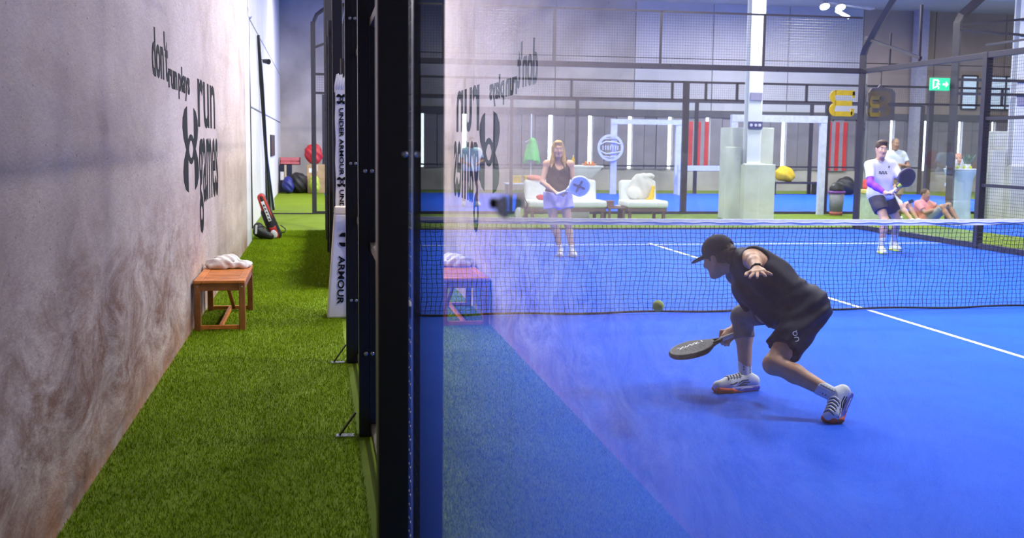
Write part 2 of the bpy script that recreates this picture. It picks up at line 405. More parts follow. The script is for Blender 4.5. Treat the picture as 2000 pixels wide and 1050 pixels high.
def sdf_mesh(prims, vox, warp=None):
    us = [p for p in prims if p['t'] != 'half' and p['op'] == 'u']
    lo = np.min([_bb(p)[0] for p in us], 0)-3*vox; hi = np.max([_bb(p)[1] for p in us], 0)+3*vox
    n = np.ceil((hi-lo)/vox).astype(int)+1
    D = np.full(n, 0.5, np.float32)
    g = [(lo[i]+np.arange(n[i])*vox).astype(np.float32) for i in range(3)]
    for p in prims:
        if p['t'] == 'half':
            D = np.maximum(D, ((g[0]-p['p'][0])*p['n'][0])[:, None, None]+((g[1]-p['p'][1])*p['n'][1])[None, :, None]+((g[2]-p['p'][2])*p['n'][2])[None, None, :]); continue
        a, b = _bb(p); m = p['k']+3*vox
        i0 = np.clip(np.floor((a-m-lo)/vox).astype(int), 0, n-1); i1 = np.clip(np.ceil((b+m-lo)/vox).astype(int)+1, 1, n)
        if (i1 <= i0).any(): continue
        s = tuple(slice(i0[i], i1[i]) for i in range(3))
        d = _dist(p, g[0][s[0]][:, None, None], g[1][s[1]][None, :, None], g[2][s[2]][None, None, :]).astype(np.float32)
        E = D[s]; k = max(p['k'], 1e-5)
        if p['op'] == 'u':
            h = np.clip(0.5+0.5*(E-d)/k, 0, 1); D[s] = E*(1-h)+d*h-k*h*(1-h)
        else:
            h = np.clip(0.5-0.5*(E+d)/k, 0, 1); D[s] = E*(1-h)-d*h+k*h*(1-h)
    if warp is not None: D = D+warp(g[0][:, None, None], g[1][None, :, None], g[2][None, None, :]).astype(np.float32)
    ins = D < 0
    c = np.zeros(n-1, np.int8)
    offs = [(i, j, k) for i in (0, 1) for j in (0, 1) for k in (0, 1)]
    for i, j, k in offs: c += ins[i:n[0]-1+i, j:n[1]-1+j, k:n[2]-1+k]
    act = np.argwhere((c > 0) & (c < 8))
    idx = np.full(n-1, -1, np.int32); idx[act[:, 0], act[:, 1], act[:, 2]] = np.arange(len(act))
    val = {o: D[act[:, 0]+o[0], act[:, 1]+o[1], act[:, 2]+o[2]] for o in offs}
    ps = np.zeros((len(act), 3)); ct = np.zeros(len(act))
    for a in offs:
        for ax in range(3):
            if a[ax]: continue
            b = list(a); b[ax] = 1; b = tuple(b)
            da, db = val[a], val[b]; cr = (da < 0) != (db < 0)
            t = np.where(cr, da/np.where(cr, da-db, 1), 0)
            q = np.tile(np.array(a, float), (len(act), 1)); q[:, ax] += t
            ps += q*cr[:, None]; ct += cr
    vs = lo+(act+ps/ct[:, None])*vox
    F = []
    for ax in range(3):
        u, v = [(1, 2), (2, 0), (0, 1)][ax]
        sl0 = [slice(None)]*3; sl1 = [slice(None)]*3; sl0[ax] = slice(0, n[ax]-1); sl1[ax] = slice(1, n[ax])
        A0, A1 = ins[tuple(sl0)], ins[tuple(sl1)]
        e = np.argwhere(A0 != A1)
        e = e[(e[:, u] > 0) & (e[:, v] > 0) & (e[:, u] < n[u]-1) & (e[:, v] < n[v]-1)]
        sg = A0[e[:, 0], e[:, 1], e[:, 2]]
        def ci(du, dv):
            x = e.copy(); x[:, u] -= du; x[:, v] -= dv; return idx[x[:, 0], x[:, 1], x[:, 2]]
        q = np.stack([ci(1, 1), ci(0, 1), ci(0, 0), ci(1, 0)], 1)
        q[~sg] = q[~sg][:, ::-1]; F.append(q)
    F = np.concatenate(F); F = F[(F >= 0).all(1)]
    return vs, F
def solid(name, prims, vox, material, parent=None, warp=None, loc=None):
    vs, F = sdf_mesh(prims, vox, warp)
    org = np.array(origin(parent)) if parent is not None else (np.array(loc, float) if loc is not None else np.zeros(3))
    me = bpy.data.meshes.new(name)
    me.vertices.add(len(vs)); me.vertices.foreach_set('co', (vs-org).astype(np.float32).ravel())
    me.loops.add(len(F)*4); me.loops.foreach_set('vertex_index', F.astype(np.int32).ravel())
    me.polygons.add(len(F)); me.polygons.foreach_set('loop_start', (np.arange(len(F))*4).astype(np.int32))
    me.polygons.foreach_set('loop_total', np.full(len(F), 4, np.int32))
    me.update(calc_edges=True); smooth(me)
    o = put(name, me, material, parent)
    if parent is None and loc is not None: o.location = loc
    return o
def folds(amp, f=30.0, d=(0.5, 0.3, 1.0), seed=0.0):
    d = np.array(d, float); d /= np.linalg.norm(d)
    def w(X, Y, Z):
        s = X*d[0]+Y*d[1]+Z*d[2]
        q = np.sin(X*f*0.37+seed)+np.sin(Y*f*0.41+seed*2)+np.sin(Z*f*0.33+1.3*seed)
        return amp*(np.sin(s*f+q*1.1+seed)*0.6+np.sin(s*f*1.9-q*0.8+2*seed)*0.4)
    return w
# ------------------------------------------------------------------ setting
WX = -1.245
floor = struct('floor', MB().box(-1.9, 27.2, -14.2, 27.8, -0.2, 0.0), M_TURF, 'green artificial turf covering the hall floor')
court = struct('court_floor', MB().box(0.07, 10.0, -10.0, 10.0, -0.05, 0.006), M_COURT, 'vivid blue padel court surface with white lines')
struct('court_floor', MB().box(0.0, 20.0, 14.62, 24.9, -0.05, 0.006), M_COURT, 'blue surface of the neighbouring court behind the lounge')
struct('court_floor', MB().box(12.2, 22.2, -9.0, 11.6, -0.05, 0.006), M_COURT, 'blue surface of the court beyond the right fence')
for (x0, x1, y0, y1) in ((0.05, 9.95, 6.925, 6.975), (0.05, 9.95, -6.975, -6.925), (4.975, 5.025, -7.15, -0.03), (4.975, 5.025, 0.03, 7.15)):
    MB().box(x0, x1, y0, y1, 0.004, 0.0085).build('court_line', M_LINE, court)

wl = struct('wall_left', MB().box(WX-0.4, WX, -14.0, 7.9, 0, 6.5), M_WALL, 'stained concrete corridor wall with black lettering')
M_WALL2 = mat('pale_panel_wall', (0.66, 0.66, 0.69), 0.8, 0, 0.06, 1.5, 0.15, 9)
M_CONC = mat('grey_concrete', (0.46, 0.42, 0.42), 0.85, 0, 0.28, 0.8, 0.25, 8)
M_CONCL = mat('light_concrete_panel', (0.58, 0.56, 0.60), 0.85, 0, 0.14, 0.6, 0.2, 8)
M_CONC_WARMLIT = mat('warm_lit_concrete_panel', (0.40, 0.31, 0.26), 0.85, 0, 0.16, 0.6, 0.2, 8)  # warm light on the right-hand panels, put into the concrete colour
M_SEAM = mat('dark_seam', (0.10, 0.10, 0.12), 0.8)
wl2 = struct('wall_left', MB().box(-1.8, -1.47, 7.9, 27.6, 0, 6.5), M_SEAM, 'pale panelled wall beyond the concrete stretch')
for k in range(5):
    for z0, z1 in ((0.0, 2.15), (2.18, 3.7), (3.73, 6.4)):
        MB().box(-1.5, -1.38, 7.93+k*3.92, 7.93+k*3.92+3.89, z0, z1).build('panel', M_WALL2, wl2, bevel=0.01)
struct('pilaster', MB().box(WX-0.2, WX+0.012, 6.9, 7.92, 0, 6.45), M_WALL2, 'pale end of the concrete wall', bevel=0.01)  # end block in the pale panel colour

wf = struct('wall_far', MB().box(-1.8, 2.2, 27.5, 27.9, 0, 6.5).box(2.2, 27.2, 27.5, 27.9, 0, 0.75), M_CONC, 'far wall of the hall with light slits')
SL = [3.26, 4.7, 7.67, 9.06, 10.48, 11.92, 13.29, 16.13, 20.27, 21.6, 22.96, 24.28]
M_CLAD = mat('grey_violet_cladding', (0.25, 0.225, 0.265), 0.6, 0, 0.12, 2.0)
xs = sorted([2.2, 27.2]+SL)
for a, b in zip(xs[:-1], xs[1:]):
    g0 = 0.075 if a in SL else 0.0; g1 = 0.075 if b in SL else 0.0
    n = max(1, round((b-a)/0.46)); wd = (b-g1-a-g0)/n
    for k in range(n):
        x0 = a+g0+k*wd
        MB().box(x0+0.012, x0+wd-0.012, 27.44+0.03*(k % 2), 27.58, 0.75, 2.6).build('panel', M_CLAD, wf)
    MB().box(a+g0, b-g1, 27.56, 27.62, 0.75, 2.6).build('backing', M_CLAD, wf)
MB().box(2.2, 27.2, 27.40, 27.66, 2.55, 2.79).build('lintel', M_SEAM, wf)
MB().box(2.2, 27.2, 27.78, 27.9, 2.6, 6.5).build('backing', M_SEAM, wf)
for k in range(9):
    x0 = 2.2+k*2.8
    for z0, z1 in ((2.77, 4.55), (4.58, 6.45)):
        MB().box(x0+0.015, min(27.2, x0+2.785), 27.5, 27.8, z0, z1).build('panel', M_CONC_WARMLIT if x0 > 18.5 else (M_CONCL if x0 > 9 else M_CONC), wf)
struct('wall_right', MB().box(27.0, 27.3, -14, 27.6, 0, 6.5), M_CONCL, 'right hall wall out of view')
struct('wall_near', MB().box(-1.8, 27.2, -14.3, -14.0, 0, 6.5), M_CONCL, 'hall wall behind the photographer')
M_CEIL = mat('ceiling_sheet', (0.50, 0.48, 0.50), 0.8, 0, 0.08, 1.0)
ce = struct('ceiling', MB().box(-1.9, 27.2, -14.2, 27.8, 6.45, 6.7), M_CEIL, 'hall ceiling with steel beams')
for y in (-8, -2, 4, 10, 16, 22):
    MB().bar((-1.6, y, 6.3), (27, y, 6.3), 0.25, 0.3).build('beam', M_CONCL, ce)
# steel hall columns on concrete footings
M_COLUMN = mat('white_steel_column', (0.78, 0.80, 0.86), 0.45, 0, 0.05, 4)
M_FOOT = mat('pale_footing_concrete', (0.60, 0.62, 0.58), 0.85, 0, 0.12, 2.5, 0.2, 14)
def hall_column(x, y, label, sign):
    t = thing('hall_column', label, 'column', (x, y, 0), 'steel hall columns on concrete footings')
    MB().box(x-0.40, x+0.54, y+0.05, y+0.75, 0, 1.96).build('footing', M_FOOT, t, bevel=0.012)
    MB().box(x-0.56, x-0.22, y-0.05, y+0.05, 0, 1.55).build('footing', M_FOOT, t, bevel=0.012)
    MB().box(x-0.22, x+0.46, y-0.28, y+0.05, 0, 1.19).build('footing', M_FOOT, t, bevel=0.012)
    c = MB().box(x-0.15, x+0.15, y-0.20, y-0.17, 1.19, 6.45).box(x-0.15, x+0.15, y+0.02, y+0.05, 1.19, 6.45).box(x-0.015, x+0.015, y-0.17, y+0.02, 1.19, 6.45)
    c.build('steel_section', M_COLUMN, t)
    MB().box(x-0.13, x+0.13, y-0.225, y-0.20, 2.52, 2.68).build('collar', mat('lavender_band', (0.30, 0.28, 0.42), 0.5), t)
    MB().box(x-0.24, x+0.24, y-0.235, y-0.2, 1.19, 1.215).build('base_plate', M_COLUMN, t)
    if sign:
        s = MB().box(x-0.16, x+0.15, y-0.24, y-0.202, 1.93, 2.08).build('sign_plate', mat('sign_blue', (0.07, 0.07, 0.20), 0.5), t)
        for k, dx in enumerate((-0.10, 0.0, 0.085)):
            MB().lathe([(0.032, 0), (0.032, 0.006)], (x+dx, y-0.241, 2.005), 14, Matrix.Rotation(math.pi/2, 3, 'X')).build('marker', mat('sign_pale', (0.62, 0.62, 0.85), 0.5), s)
    return t
hall_column(8.83, 12.52, 'white steel column on pale concrete footing behind the lounge chairs', True)
hall_column(15.05, 12.62, 'steel column on grey concrete footing at the right edge beyond the bar table', False)

# ------------------------------------------------------------------ luminaires
M_LAMPH = mat('lamp_housing', (0.55, 0.56, 0.58), 0.4, 0.4)
M_DIFF = mat('lamp_diffuser', (0.9, 0.9, 0.9), 0.5, emit=(0.93, 0.97, 1.0), estr=14.0)
def luminaire(x, y, z, watts, ln, warm):
    t = thing('ceiling_light', 'long white hall luminaire hung over the courts out of frame', 'lamp', (x, y, z), 'linear hall luminaires')
    MB().box(x-0.28, x+0.28, y-ln/2, y+ln/2, z, z+0.09).build('housing', M_LAMPH, t, bevel=0.01)
    MB().box(x-0.26, x+0.26, y-ln/2+0.02, y+ln/2-0.02, z-0.012, z).build('diffuser', M_DIFF, t)
    for s in (-1, 1): MB().tube([(x, y+s*ln*0.35, z+0.09), (x, y+s*ln*0.35, 6.46)], 0.004, 5).build('cable', M_STEEL, t)
    ld = bpy.data.lights.new('lamp_light', 'AREA'); ld.shape = 'RECTANGLE'; ld.size = 0.5; ld.size_y = ln-0.05; ld.energy = watts
    ld.color = (1.0, 0.84, 0.66) if warm else (1.0, 0.945, 0.88)
    lo = bpy.data.objects.new('lamp_light', ld); link(lo); lo.parent = t; lo.location = (0, 0, -0.02)
for a in LUMINAIRES: luminaire(*a)
# the lamp cluster that shows at the top of the picture
t = thing('flood_light_cluster', 'cluster of two round floodlights and a bright tube under the ceiling', 'lamp', (16.3, 24.0, 5.75))
MB().bar((15.7, 24.05, 6.22), (17.5, 24.05, 6.02), 0.30, 0.05).build('mounting_board', M_LAMPH, t)
for (x, z) in ((15.82, 6.05), (16.36, 6.04)):
    h = MB().lathe([(0.10, 0.10), (0.15, 0.04), (0.165, 0.0), (0.165, -0.02)], (x, 24.0, z), 24, Matrix.Rotation(-0.55, 3, 'X')).build('floodlight', M_LAMPH, t, True)
    MB().lathe([(0.15, -0.02), (0.15, -0.035)], (x, 24.0, z), 24, Matrix.Rotation(-0.55, 3, 'X')).build('lens', M_DIFF, h)
MB().tube([(16.22, 24.0, 5.92), (16.68, 24.02, 5.72)], 0.055, 12).build('lamp_tube', mat('lamp_tube_glow', (0.9, 0.9, 0.9), 0.4, emit=(0.85, 0.92, 1.0), estr=4.0), t)
MB().tube([(16.3, 24.05, 6.1), (16.3, 24.05, 6.46)], 0.02, 6).build('bracket', M_LAMPH, t)

# ------------------------------------------------------------------ enclosure building blocks
def wire_mesh(axis, c, a0, a1, z0, z1, pitch=0.05, r=0.0022):
    """square wire grid in a vertical plane; axis 'x': plane x=c spanning y, axis 'y': plane y=c spanning x"""
    mb = MB()
    def P(a, z): return (c, a, z) if axis == 'x' else (a, c, z)
    n = int(round((a1-a0)/pitch))
    for k in range(n+1): mb.tube([P(a0+k*(a1-a0)/n, z0), P(a0+k*(a1-a0)/n, z1)], r, 3, False)
    n = int(round((z1-z0)/pitch))
    for k in range(n+1): mb.tube([P(a0, z0+k*(z1-z0)/n), P(a1, z0+k*(z1-z0)/n)], r, 3, False)
    return mb
def bolt(c, d, parent, r=0.011, l=0.008):
    R = Vector((0, 0, 1)).rotation_difference(Vector(d)).to_matrix()
    MB().lathe([(r, 0), (r, l*0.5), (r*0.75, l), (r*0.25, l*1.05)], c, 10, R).build('bolt', M_STEEL, parent, True)

# left side of the court (the fence beside the corridor)
lf = thing('court_fence', 'black steel and glass side of the court beside the turf corridor', 'fence', (0, -7.13, 0))
# near post: heavy upright with an angled face to the corridor
MB().box(-0.080, -0.004, -7.13, -7.03, 0, 3.3).build('post', M_BLACK, lf, bevel=0.004)
MB().box(-0.062, -0.004, -7.028, -6.985, 0, 3.3).build('post', M_BLACK, lf, bevel=0.004)
for z in (0.35, 1.53, 2.6): bolt((-0.016, -7.131, z), (0, -1, 0), lf, 0.008)
for y in (-4.0, -2.0):
    px = -0.012 if y < -3 else -0.027
    MB().box(px, px+0.0545, y, y+0.08, 0, 3.02).build('post', M_BLACK, lf, bevel=0.003)
    MB().box(px+0.0555, px+0.112, y, y+0.08, 0, 3.02).build('post', M_BLACK, lf, bevel=0.003)
    for z in (0.45, 1.41, 2.4):
        MB().box(px+0.022, px+0.090, y-0.004, y, z-0.03, z+0.03).build('joint_plate', M_BLACK, lf)
        bolt((px+0.036, y-0.004, z), (0, -1, 0), lf); bolt((px+0.070, y-0.004, z), (0, -1, 0), lf)
    MB().bar((-0.03, y+0.02, 0.13), (-0.115, y+0.02, 0.012), 0.03, 0.008).build('brace', M_BLACK, lf)
    MB().box(-0.135, -0.04, y-0.01, y+0.05, 0.001, 0.010).build('foot_plate', M_STEEL, lf, bevel=0.002)
for y, xa in ((2.0, -0.055), (4.0, -0.075), (6.0, -0.085), (8.0, -0.085), (9.95, -0.085)):
    MB().box(xa, 0.05, y, y+0.1, 0, 3.02 if y < 8 else 4.02).build('post', M_BLACK, lf, bevel=0.003)
for y0, y1 in ((-6.3, -4.0), (-3.92, -2.0), (2.1, 4.0), (4.1, 6.0), (6.1, 8.0), (8.1, 9.95)):
    for z in (0.05, 1.02, 2.16, 2.98):
        MB().box(0.046, 0.078, y0, y1, z-0.02, z+0.02).build('rail', mat('bronze_rail', (0.060, 0.048, 0.040), 0.38, 0.5), lf, bevel=0.003)
MB().box(0.0, 0.045, -6.4, -6.3, 0, 3.02).build('post', M_BLACK, lf, bevel=0.003)
for y0, y1 in ((-6.3, -4.0), (-3.92, -2.0), (2.1, 4.0)):
    tag(wire_mesh('x', 0.096, y0, y1, 0.06, 2.97).build('mesh_panel', M_WIRE, lf), kind='stuff')
for y0, y1 in ((4.1, 6.0), (6.1, 8.0), (8.1, 9.95)):
    MB().box(0.015, 0.025, y0, y1, 0.03, 3.0).build('glass_panel', M_GLASSFAR, lf)
M_SCREEN = mat('black_windscreen', (0.012, 0.011, 0.015), 0.8)
for y0, y1 in ((2.1, 4.0), (4.1, 6.0), (6.1, 8.0), (8.1, 9.95)): MB().box(-0.012, -0.004, y0, y1, 0.03, 1.02).build('windscreen', M_SCREEN, lf)
# glass panes in front of the camera
MB().box(0.0, 0.010, -10.0, -8.5002, 0.02, 3.0).build('glass_panel', M_GLASS, lf)
MB().box(0.0, 0.010, -8.4998, -7.135, 0.02, 3.0).build('glass_panel', M_GLASS, lf)
MB().box(-0.04, 0.04, -10.0, -7.13, -0.01, 0.02).build('sill', M_BLACK, lf)
MB().box(-0.06, 0.03, -10.08, -10.0, 0, 3.3).build('post', M_BLACK, lf, bevel=0.004)
# glass clamp at the joint of the two panes
RX = Matrix.Rotation(-math.pi/2, 3, 'Y')
def nylon():
    m = bpy.data.materials.new('milky_nylon'); m.use_nodes = True; N = m.node_tree.nodes; L = m.node_tree.links
    out = [n for n in N if n.type == 'OUTPUT_MATERIAL'][0]; N.remove(_bsdf(m))
    a = N.new('ShaderNodeBsdfDiffuse'); t = N.new('ShaderNodeBsdfTranslucent'); x = N.new('ShaderNodeMixShader'); no = N.new('ShaderNodeTexNoise'); cr = ramp(N, [(0.3, (0.90, 0.90, 0.93)), (0.7, (0.97, 0.97, 0.98))])
    L.new(no.outputs['Fac'], cr.inputs['Fac'])
    for n in (a, t): L.new(cr.outputs['Color'], n.inputs[0])
    x.inputs[0].default_value = 0.35; L.new(a.outputs[0], x.inputs[1]); L.new(t.outputs[0], x.inputs[2]); L.new(x.outputs[0], out.inputs['Surface'])
    return m
cl = MB().lathe([(0.014, 0.0), (0.0135, 0.004), (0.011, 0.009), (0.007, 0.012)], (0.0, -8.492, 1.483), 24, RX).build('clamp_washer', nylon(), lf, True)
MB().lathe([(0.0065, 0.010), (0.0065, 0.018), (0.004, 0.020)], (0.0, -8.486, 1.487), 12, RX).build('clamp_bolt', mat('dark_bolt', (0.02, 0.008, 0.012), 0.4), cl, True)

# far glass wall of the court
fw_ = thing('glass_back_wall', 'glass back wall of the blue court with wire mesh on top', 'fence', (5, 10, 0))
for k in range(5):
    MB().box(2*k+0.012, 2*k+1.988, 10.0, 10.01, 0.03, 2.96).build('glass_panel', M_GLASSFAR, fw_)
    tag(wire_mesh('y', 10.0, 2*k+0.02, 2*k+1.98, 3.05, 3.98).build('mesh_panel', M_WIRE, fw_), kind='stuff')
    if k: MB().box(2*k-0.02, 2*k+0.02, 9.98, 10.02, 3.04, 4.0).build('post', M_DARKFRAME, fw_)
MB().box(0.05, 9.95, 9.97, 10.05, 2.955, 3.055).build('rail', M_DARKFRAME, fw_, bevel=0.006)
MB().box(0.05, 9.95, 9.98, 10.02, 3.975, 4.01).build('rail', M_DARKFRAME, fw_)
MB().box(0.05, 9.95, 9.97, 10.05, 0.0, 0.035).build('rail', M_DARKFRAME, fw_)
# right side of the court
rf = thing('court_fence', 'dark steel and glass right side of the blue court', 'fence', (10, 8, 0))
MB().tube([(10.0, 10.0, 0), (10.0, 10.0, 3.30), (10.0, 9.93, 3.42), (10.0, 9.4, 3.88), (10.0, 8.8, 4.35)], 0.072, 4).build('post', M_DARKFRAME, rf)
for y, z1 in ((6.0, 3.05), (4.0, 3.05)):
    MB().box(9.95, 10.06, y-0.055, y+0.055, 0, z1).build('post', M_DARKFRAME, rf, bevel=0.006)
MB().box(9.98, 10.02, 7.98, 8.02, 3.0, 4.0).build('post', M_DARKFRAME, rf)
MB().box(9.985, 10.015, 8.99, 9.02, 3.0, 3.62).build('post', M_DARKFRAME, rf)
MB().bar((10, 9.95, 3.62), (10, 7.95, 3.10), 0.05, 0.05).build('brace', M_DARKFRAME, rf)
MB().bar((10, 10, 3.0), (10, 3.5, 3.0), 0.08, 0.09).build('rail', M_DARKFRAME, rf, bevel=0.006)
MB().bar((10, 6.05, 3.16), (10, 3.5, 3.16), 0.04, 0.03).build('rail', M_DARKFRAME, rf)
MB().bar((10, 10, 0.045), (10, 3.5, 0.045), 0.06, 0.10).build('rail', M_DARKFRAME, rf)
for z in (1.0, 2.03): MB().bar((10, 6, z), (10, 3.5, z), 0.04, 0.05).build('rail', M_DARKFRAME, rf)
for y0, y1 in ((6.06, 7.99), (8.01, 9.93)): MB().box(10.0, 10.01, y0, y1, 0.1, 2.96).build('glass_panel', M_GLASSFAR, rf)
tag(wire_mesh('x', 10.0, 3.5, 5.95, 0.1, 2.96).build('mesh_panel', M_WIRE, rf), kind='stuff')
# front fence of the court behind the lounge
f2 = thing('court_fence', 'dark fence of the far court behind the lounge furniture', 'fence', (8, 14.6, 0))
for x, wd, z1 in ((-0.28, 0.10, 4.1), (2.0, 0.06, 3.02), (4.05, 0.06, 3.02), (8.08, 0.13, 3.02), (11.55, 0.10, 2.62), (12.42, 0.12, 3.05), (14.15, 0.12, 3.05), (17.0, 0.1, 3.05), (20, 0.1, 3.05)):
    MB().box(x-wd/2, x+wd/2, 14.55, 14.65, 0, z1).build('post', M_DARKFRAME, f2)
for z in (3.0, 2.6):
    MB().bar((-0.28, 14.6, z), (20, 14.6, z), 0.05, 0.05).build('rail', M_DARKFRAME, f2)
MB().bar((-0.28, 14.6, 0.03), (20, 14.6, 0.03), 0.05, 0.06).build('rail', M_DARKFRAME, f2)
for x in (0.9, 3.0, 5.4, 7.75, 8.55, 9.3, 9.75, 11.0, 12.9, 16): MB().bar((x, 14.6, 2.6), (x, 14.6, 3.0), 0.05, 0.05, (1, 0, 0)).build('upright', M_DARKFRAME, f2)
tag(wire_mesh('y', 14.6, -0.2, 19.9, 2.62, 2.98).build('mesh_panel', M_WIRE, f2), kind='stuff')
MB().tube([(-0.28, 14.6, 4.05), (-0.2, 14.6, 4.25), (0.02, 14.6, 4.42)], 0.045, 6).build('brace', M_DARKFRAME, f2)
MB().bar((-0.28, 14.6, 3.55), (0.1, 14.6, 3.7), 0.05, 0.05).build('brace', M_DARKFRAME, f2)
for k, (x0, x1) in enumerate(((-0.2, 1.97), (2.04, 4.0), (4.1, 8.0), (8.16, 9.0), (9.2, 11.1), (12.5, 14.0), (14.3, 16.9))):
    MB().box(x0, x1, 14.6, 14.61, 0.06, 2.57).build('glass_panel', M_GLASSFAR, f2)
# far fence of that court
f3 = thing('court_fence', 'thin dark fence along the far side of the far court', 'fence', (10, 25.0, 0))
for x in (0, 4, 8, 12, 16, 20): MB().box(x-0.05, x+0.05, 24.95, 25.05, 0, 3.0).build('post', M_DARKFRAME, f3)
for z in (0.9, 2.98): MB().bar((0, 25, z), (20, 25, z), 0.05, 0.05).build('rail', M_DARKFRAME, f3)
# corner of the neighbouring court on the right
f4 = thing('court_fence', 'dark corner frame of the neighbouring court beside the bar table', 'fence', (13.35, 12.4, 0))
MB().tube([(13.42, 12.4, 0), (13.38, 12.4, 4.25), (13.45, 12.38, 4.4), (14.05, 12.35, 4.95)], 0.10, 4).build('post', M_DARKFRAME, f4)
for z in (2.75, 3.05): MB().bar((13.4, 12.4, z), (19, 12.4, z), 0.05, 0.06).build('rail', M_DARKFRAME, f4)
MB().bar((13.4, 12.4, 4.2), (16.5, 12.4, 4.55), 0.05, 0.05).build('brace', M_DARKFRAME, f4)
MB().bar((13.4, 12.4, 4.12), (16.5, 12.4, 3.95), 0.05, 0.05).build('brace', M_DARKFRAME, f4)

# ------------------------------------------------------------------ net
net = thing('padel_net', 'black padel net with white top band stretched across the blue court', 'net', (5, 0, 0))
def ztop(x): return 0.88+0.04*((x-5)/5)**2
XN = np.linspace(0.06, 9.94, 221)
rng = np.random.RandomState(3)
ph = rng.rand(8)*6
NZ = 20
def node(i, j):
    x = XN[i]; zt = ztop(x)-0.05; z = 0.02+(zt-0.02)*j/NZ
    wob = 0.010*math.sin(i*0.11+j*0.35+ph[0])+0.006*math.sin(i*0.37-j*0.6+ph[1])
    return (x+wob*0.9+0.004*math.sin(i*1.9+j*1.3), 0.012*math.sin(i*0.05+j*0.2), z+0.007*math.sin(i*0.21+ph[2])*math.sin(math.pi*j/NZ)+0.003*math.sin(i*2.3+j*0.9))
nm = MB()
grid = [[node(i, j) for j in range(NZ+1)] for i in range(len(XN))]
for i in range(len(XN)): nm.tube(grid[i], 0.0030, 3, False)
for j in range(NZ+1): nm.tube([grid[i][j] for i in range(len(XN))], 0.0030, 3, False)
tag(nm.build('cord_mesh', M_NET, net), kind='stuff')
tb = MB(); xs_ = np.linspace(0.02, 9.98, 81)
for a, b in zip(xs_[:-1], xs_[1:]):
    za, zb = ztop(a), ztop(b)
    wa, wb_ = 0.004*math.sin(a*9), 0.004*math.sin(b*9)
    tb.hexa([(a, -0.012+wa, za-0.058), (b, -0.012+wb_, zb-0.058), (b, 0.012+wb_, zb-0.058), (a, 0.012+wa, za-0.058), (a, -0.008, za), (b, -0.008, zb), (b, 0.008, zb), (a, 0.008, za)])
tb.build('top_band', M_NETW, net)
MB().tube([(x, -0.016, ztop(x)-0.03+0.004*math.sin(x*23)) for x in np.linspace(0.02, 9.98, 160)], 0.0045, 5).build('band_stitching', mat('lavender_stitch', (0.68, 0.70, 0.86), 0.7), net)
MB().tube([(x, 0.012*math.sin(x*2), 0.022+0.006*math.sin(x*5.1)) for x in np.linspace(0.02, 9.98, 120)], 0.011, 6).build('bottom_cable', mat('black_cable', (0.02, 0.02, 0.025), 0.7), net, True)
for x in (0.09, 9.91): MB().tube([(x, 0.03, 0), (x, 0.03, 0.93)], 0.03, 12).build('net_post', M_BLACK, net, True)

# padded cover of the net post, facing the corridor
M_PAD = mat('white_vinyl_pad', (0.72, 0.70, 0.74), 0.45, 0, 0.06, 6)
pad = thing('post_pad', 'white tapered pad with black lettering wrapped round the net post', 'pad', (0.02, 0.1, 0))
MB().hexa([(-0.145, 0.03, 0.0), (0.20, 0.03, 0.0), (0.20, 0.30, 0.0), (-0.145, 0.30, 0.0), (-0.075, 0.05, 0.93), (0.17, 0.05, 0.93), (0.17, 0.26, 0.93), (-0.075, 0.26, 0.93)]).build('cover', M_PAD, pad, bevel=0.02, seg=3)
MB().hexa([(-0.077, 0.048, 0.925), (0.172, 0.048, 0.925), (0.172, 0.262, 0.925), (-0.077, 0.262, 0.925), (-0.068, 0.06, 0.99), (0.165, 0.06, 0.99), (0.165, 0.25, 0.99), (-0.068, 0.25, 0.99)]).build('collar', mat('cream_collar', (0.72, 0.62, 0.50), 0.6), pad, bevel=0.01)
yd_ = Vector((1, 0, 0)); xd_ = Vector((0, 0.0213, -1)).normalized()*1.0
sl = 0.02/0.93
xd_ = Vector((-0.04, -sl, -1)).normalized()
def pf(x, z): return (x, 0.03+sl*z-0.0045, z)
text_obj('lettering', 'ARMOUR', M_DECAL, pad, pf(-0.040, 0.56), xd_, (1, 0, -0.04), 0.43, 0.058, 0.003, 0.02)
text_obj('lettering', 'UNDER', M_DECAL, pad, pf(0.050, 0.56), xd_, (1, 0, -0.04), 0.40, 0.058, 0.003, 0.02)
logo('emblem', M_DECAL, pad, Vector(pf(0.052, 0.70)), -Vector(xd_), (-1, 0, 0.04), 0.062, 0.088, 0.003)
# tall narrow banner above it
ban = thing('post_banner', 'narrow white fabric banner with vertical black lettering above the post pad', 'banner', (0.0, 0.36, 0.99))
bm_ = MB(); zz = np.linspace(0.985, 2.02, 22)
for a, b in zip(zz[:-1], zz[1:]):
    oa, ob = 0.003*math.sin(a*17), 0.003*math.sin(b*17)
    bm_.hexa([(-0.055+oa, 0.33, a), (0.07, 0.33, a), (0.07, 0.42, a), (-0.055+oa, 0.42, a), (-0.055+ob, 0.33, b), (0.07, 0.33, b), (0.07, 0.42, b), (-0.055+ob, 0.42, b)])
bm_.build('sleeve', M_PAD, ban)
gm = MB()
for k in range(9):
    a = -0.06+k*0.011
    gm.tube([(a+0.005, 0.345+0.004*(k % 3), 2.0), (a+0.006+0.003*(k % 2), 0.335, 2.06), (a+0.022+0.010*(k/8), 0.35, 2.16+0.006*math.sin(k*2))], [0.008, 0.0085, 0.006], 6)
gm.build('gathered_top', M_PAD, ban, True)
text_obj('lettering', 'UNDER ARMOUR', M_DECAL, ban, (-0.022, 0.3255, 1.86), (0, 0, -1), (1, 0, 0), 0.60, 0.040, 0.003, 0.02)
text_obj('lettering', 'UNDER', M_DECAL, ban, (-0.022, 0.3255, 1.13), (0, 0, -1), (1, 0, 0), 0.26, 0.040, 0.003, 0.02)
for z in (1.94, 1.20): logo('emblem', M_DECAL, ban, (0.0, 0.3255, z), (0, 0, 1), (-1, 0, 0), 0.045, 0.045, 0.003)
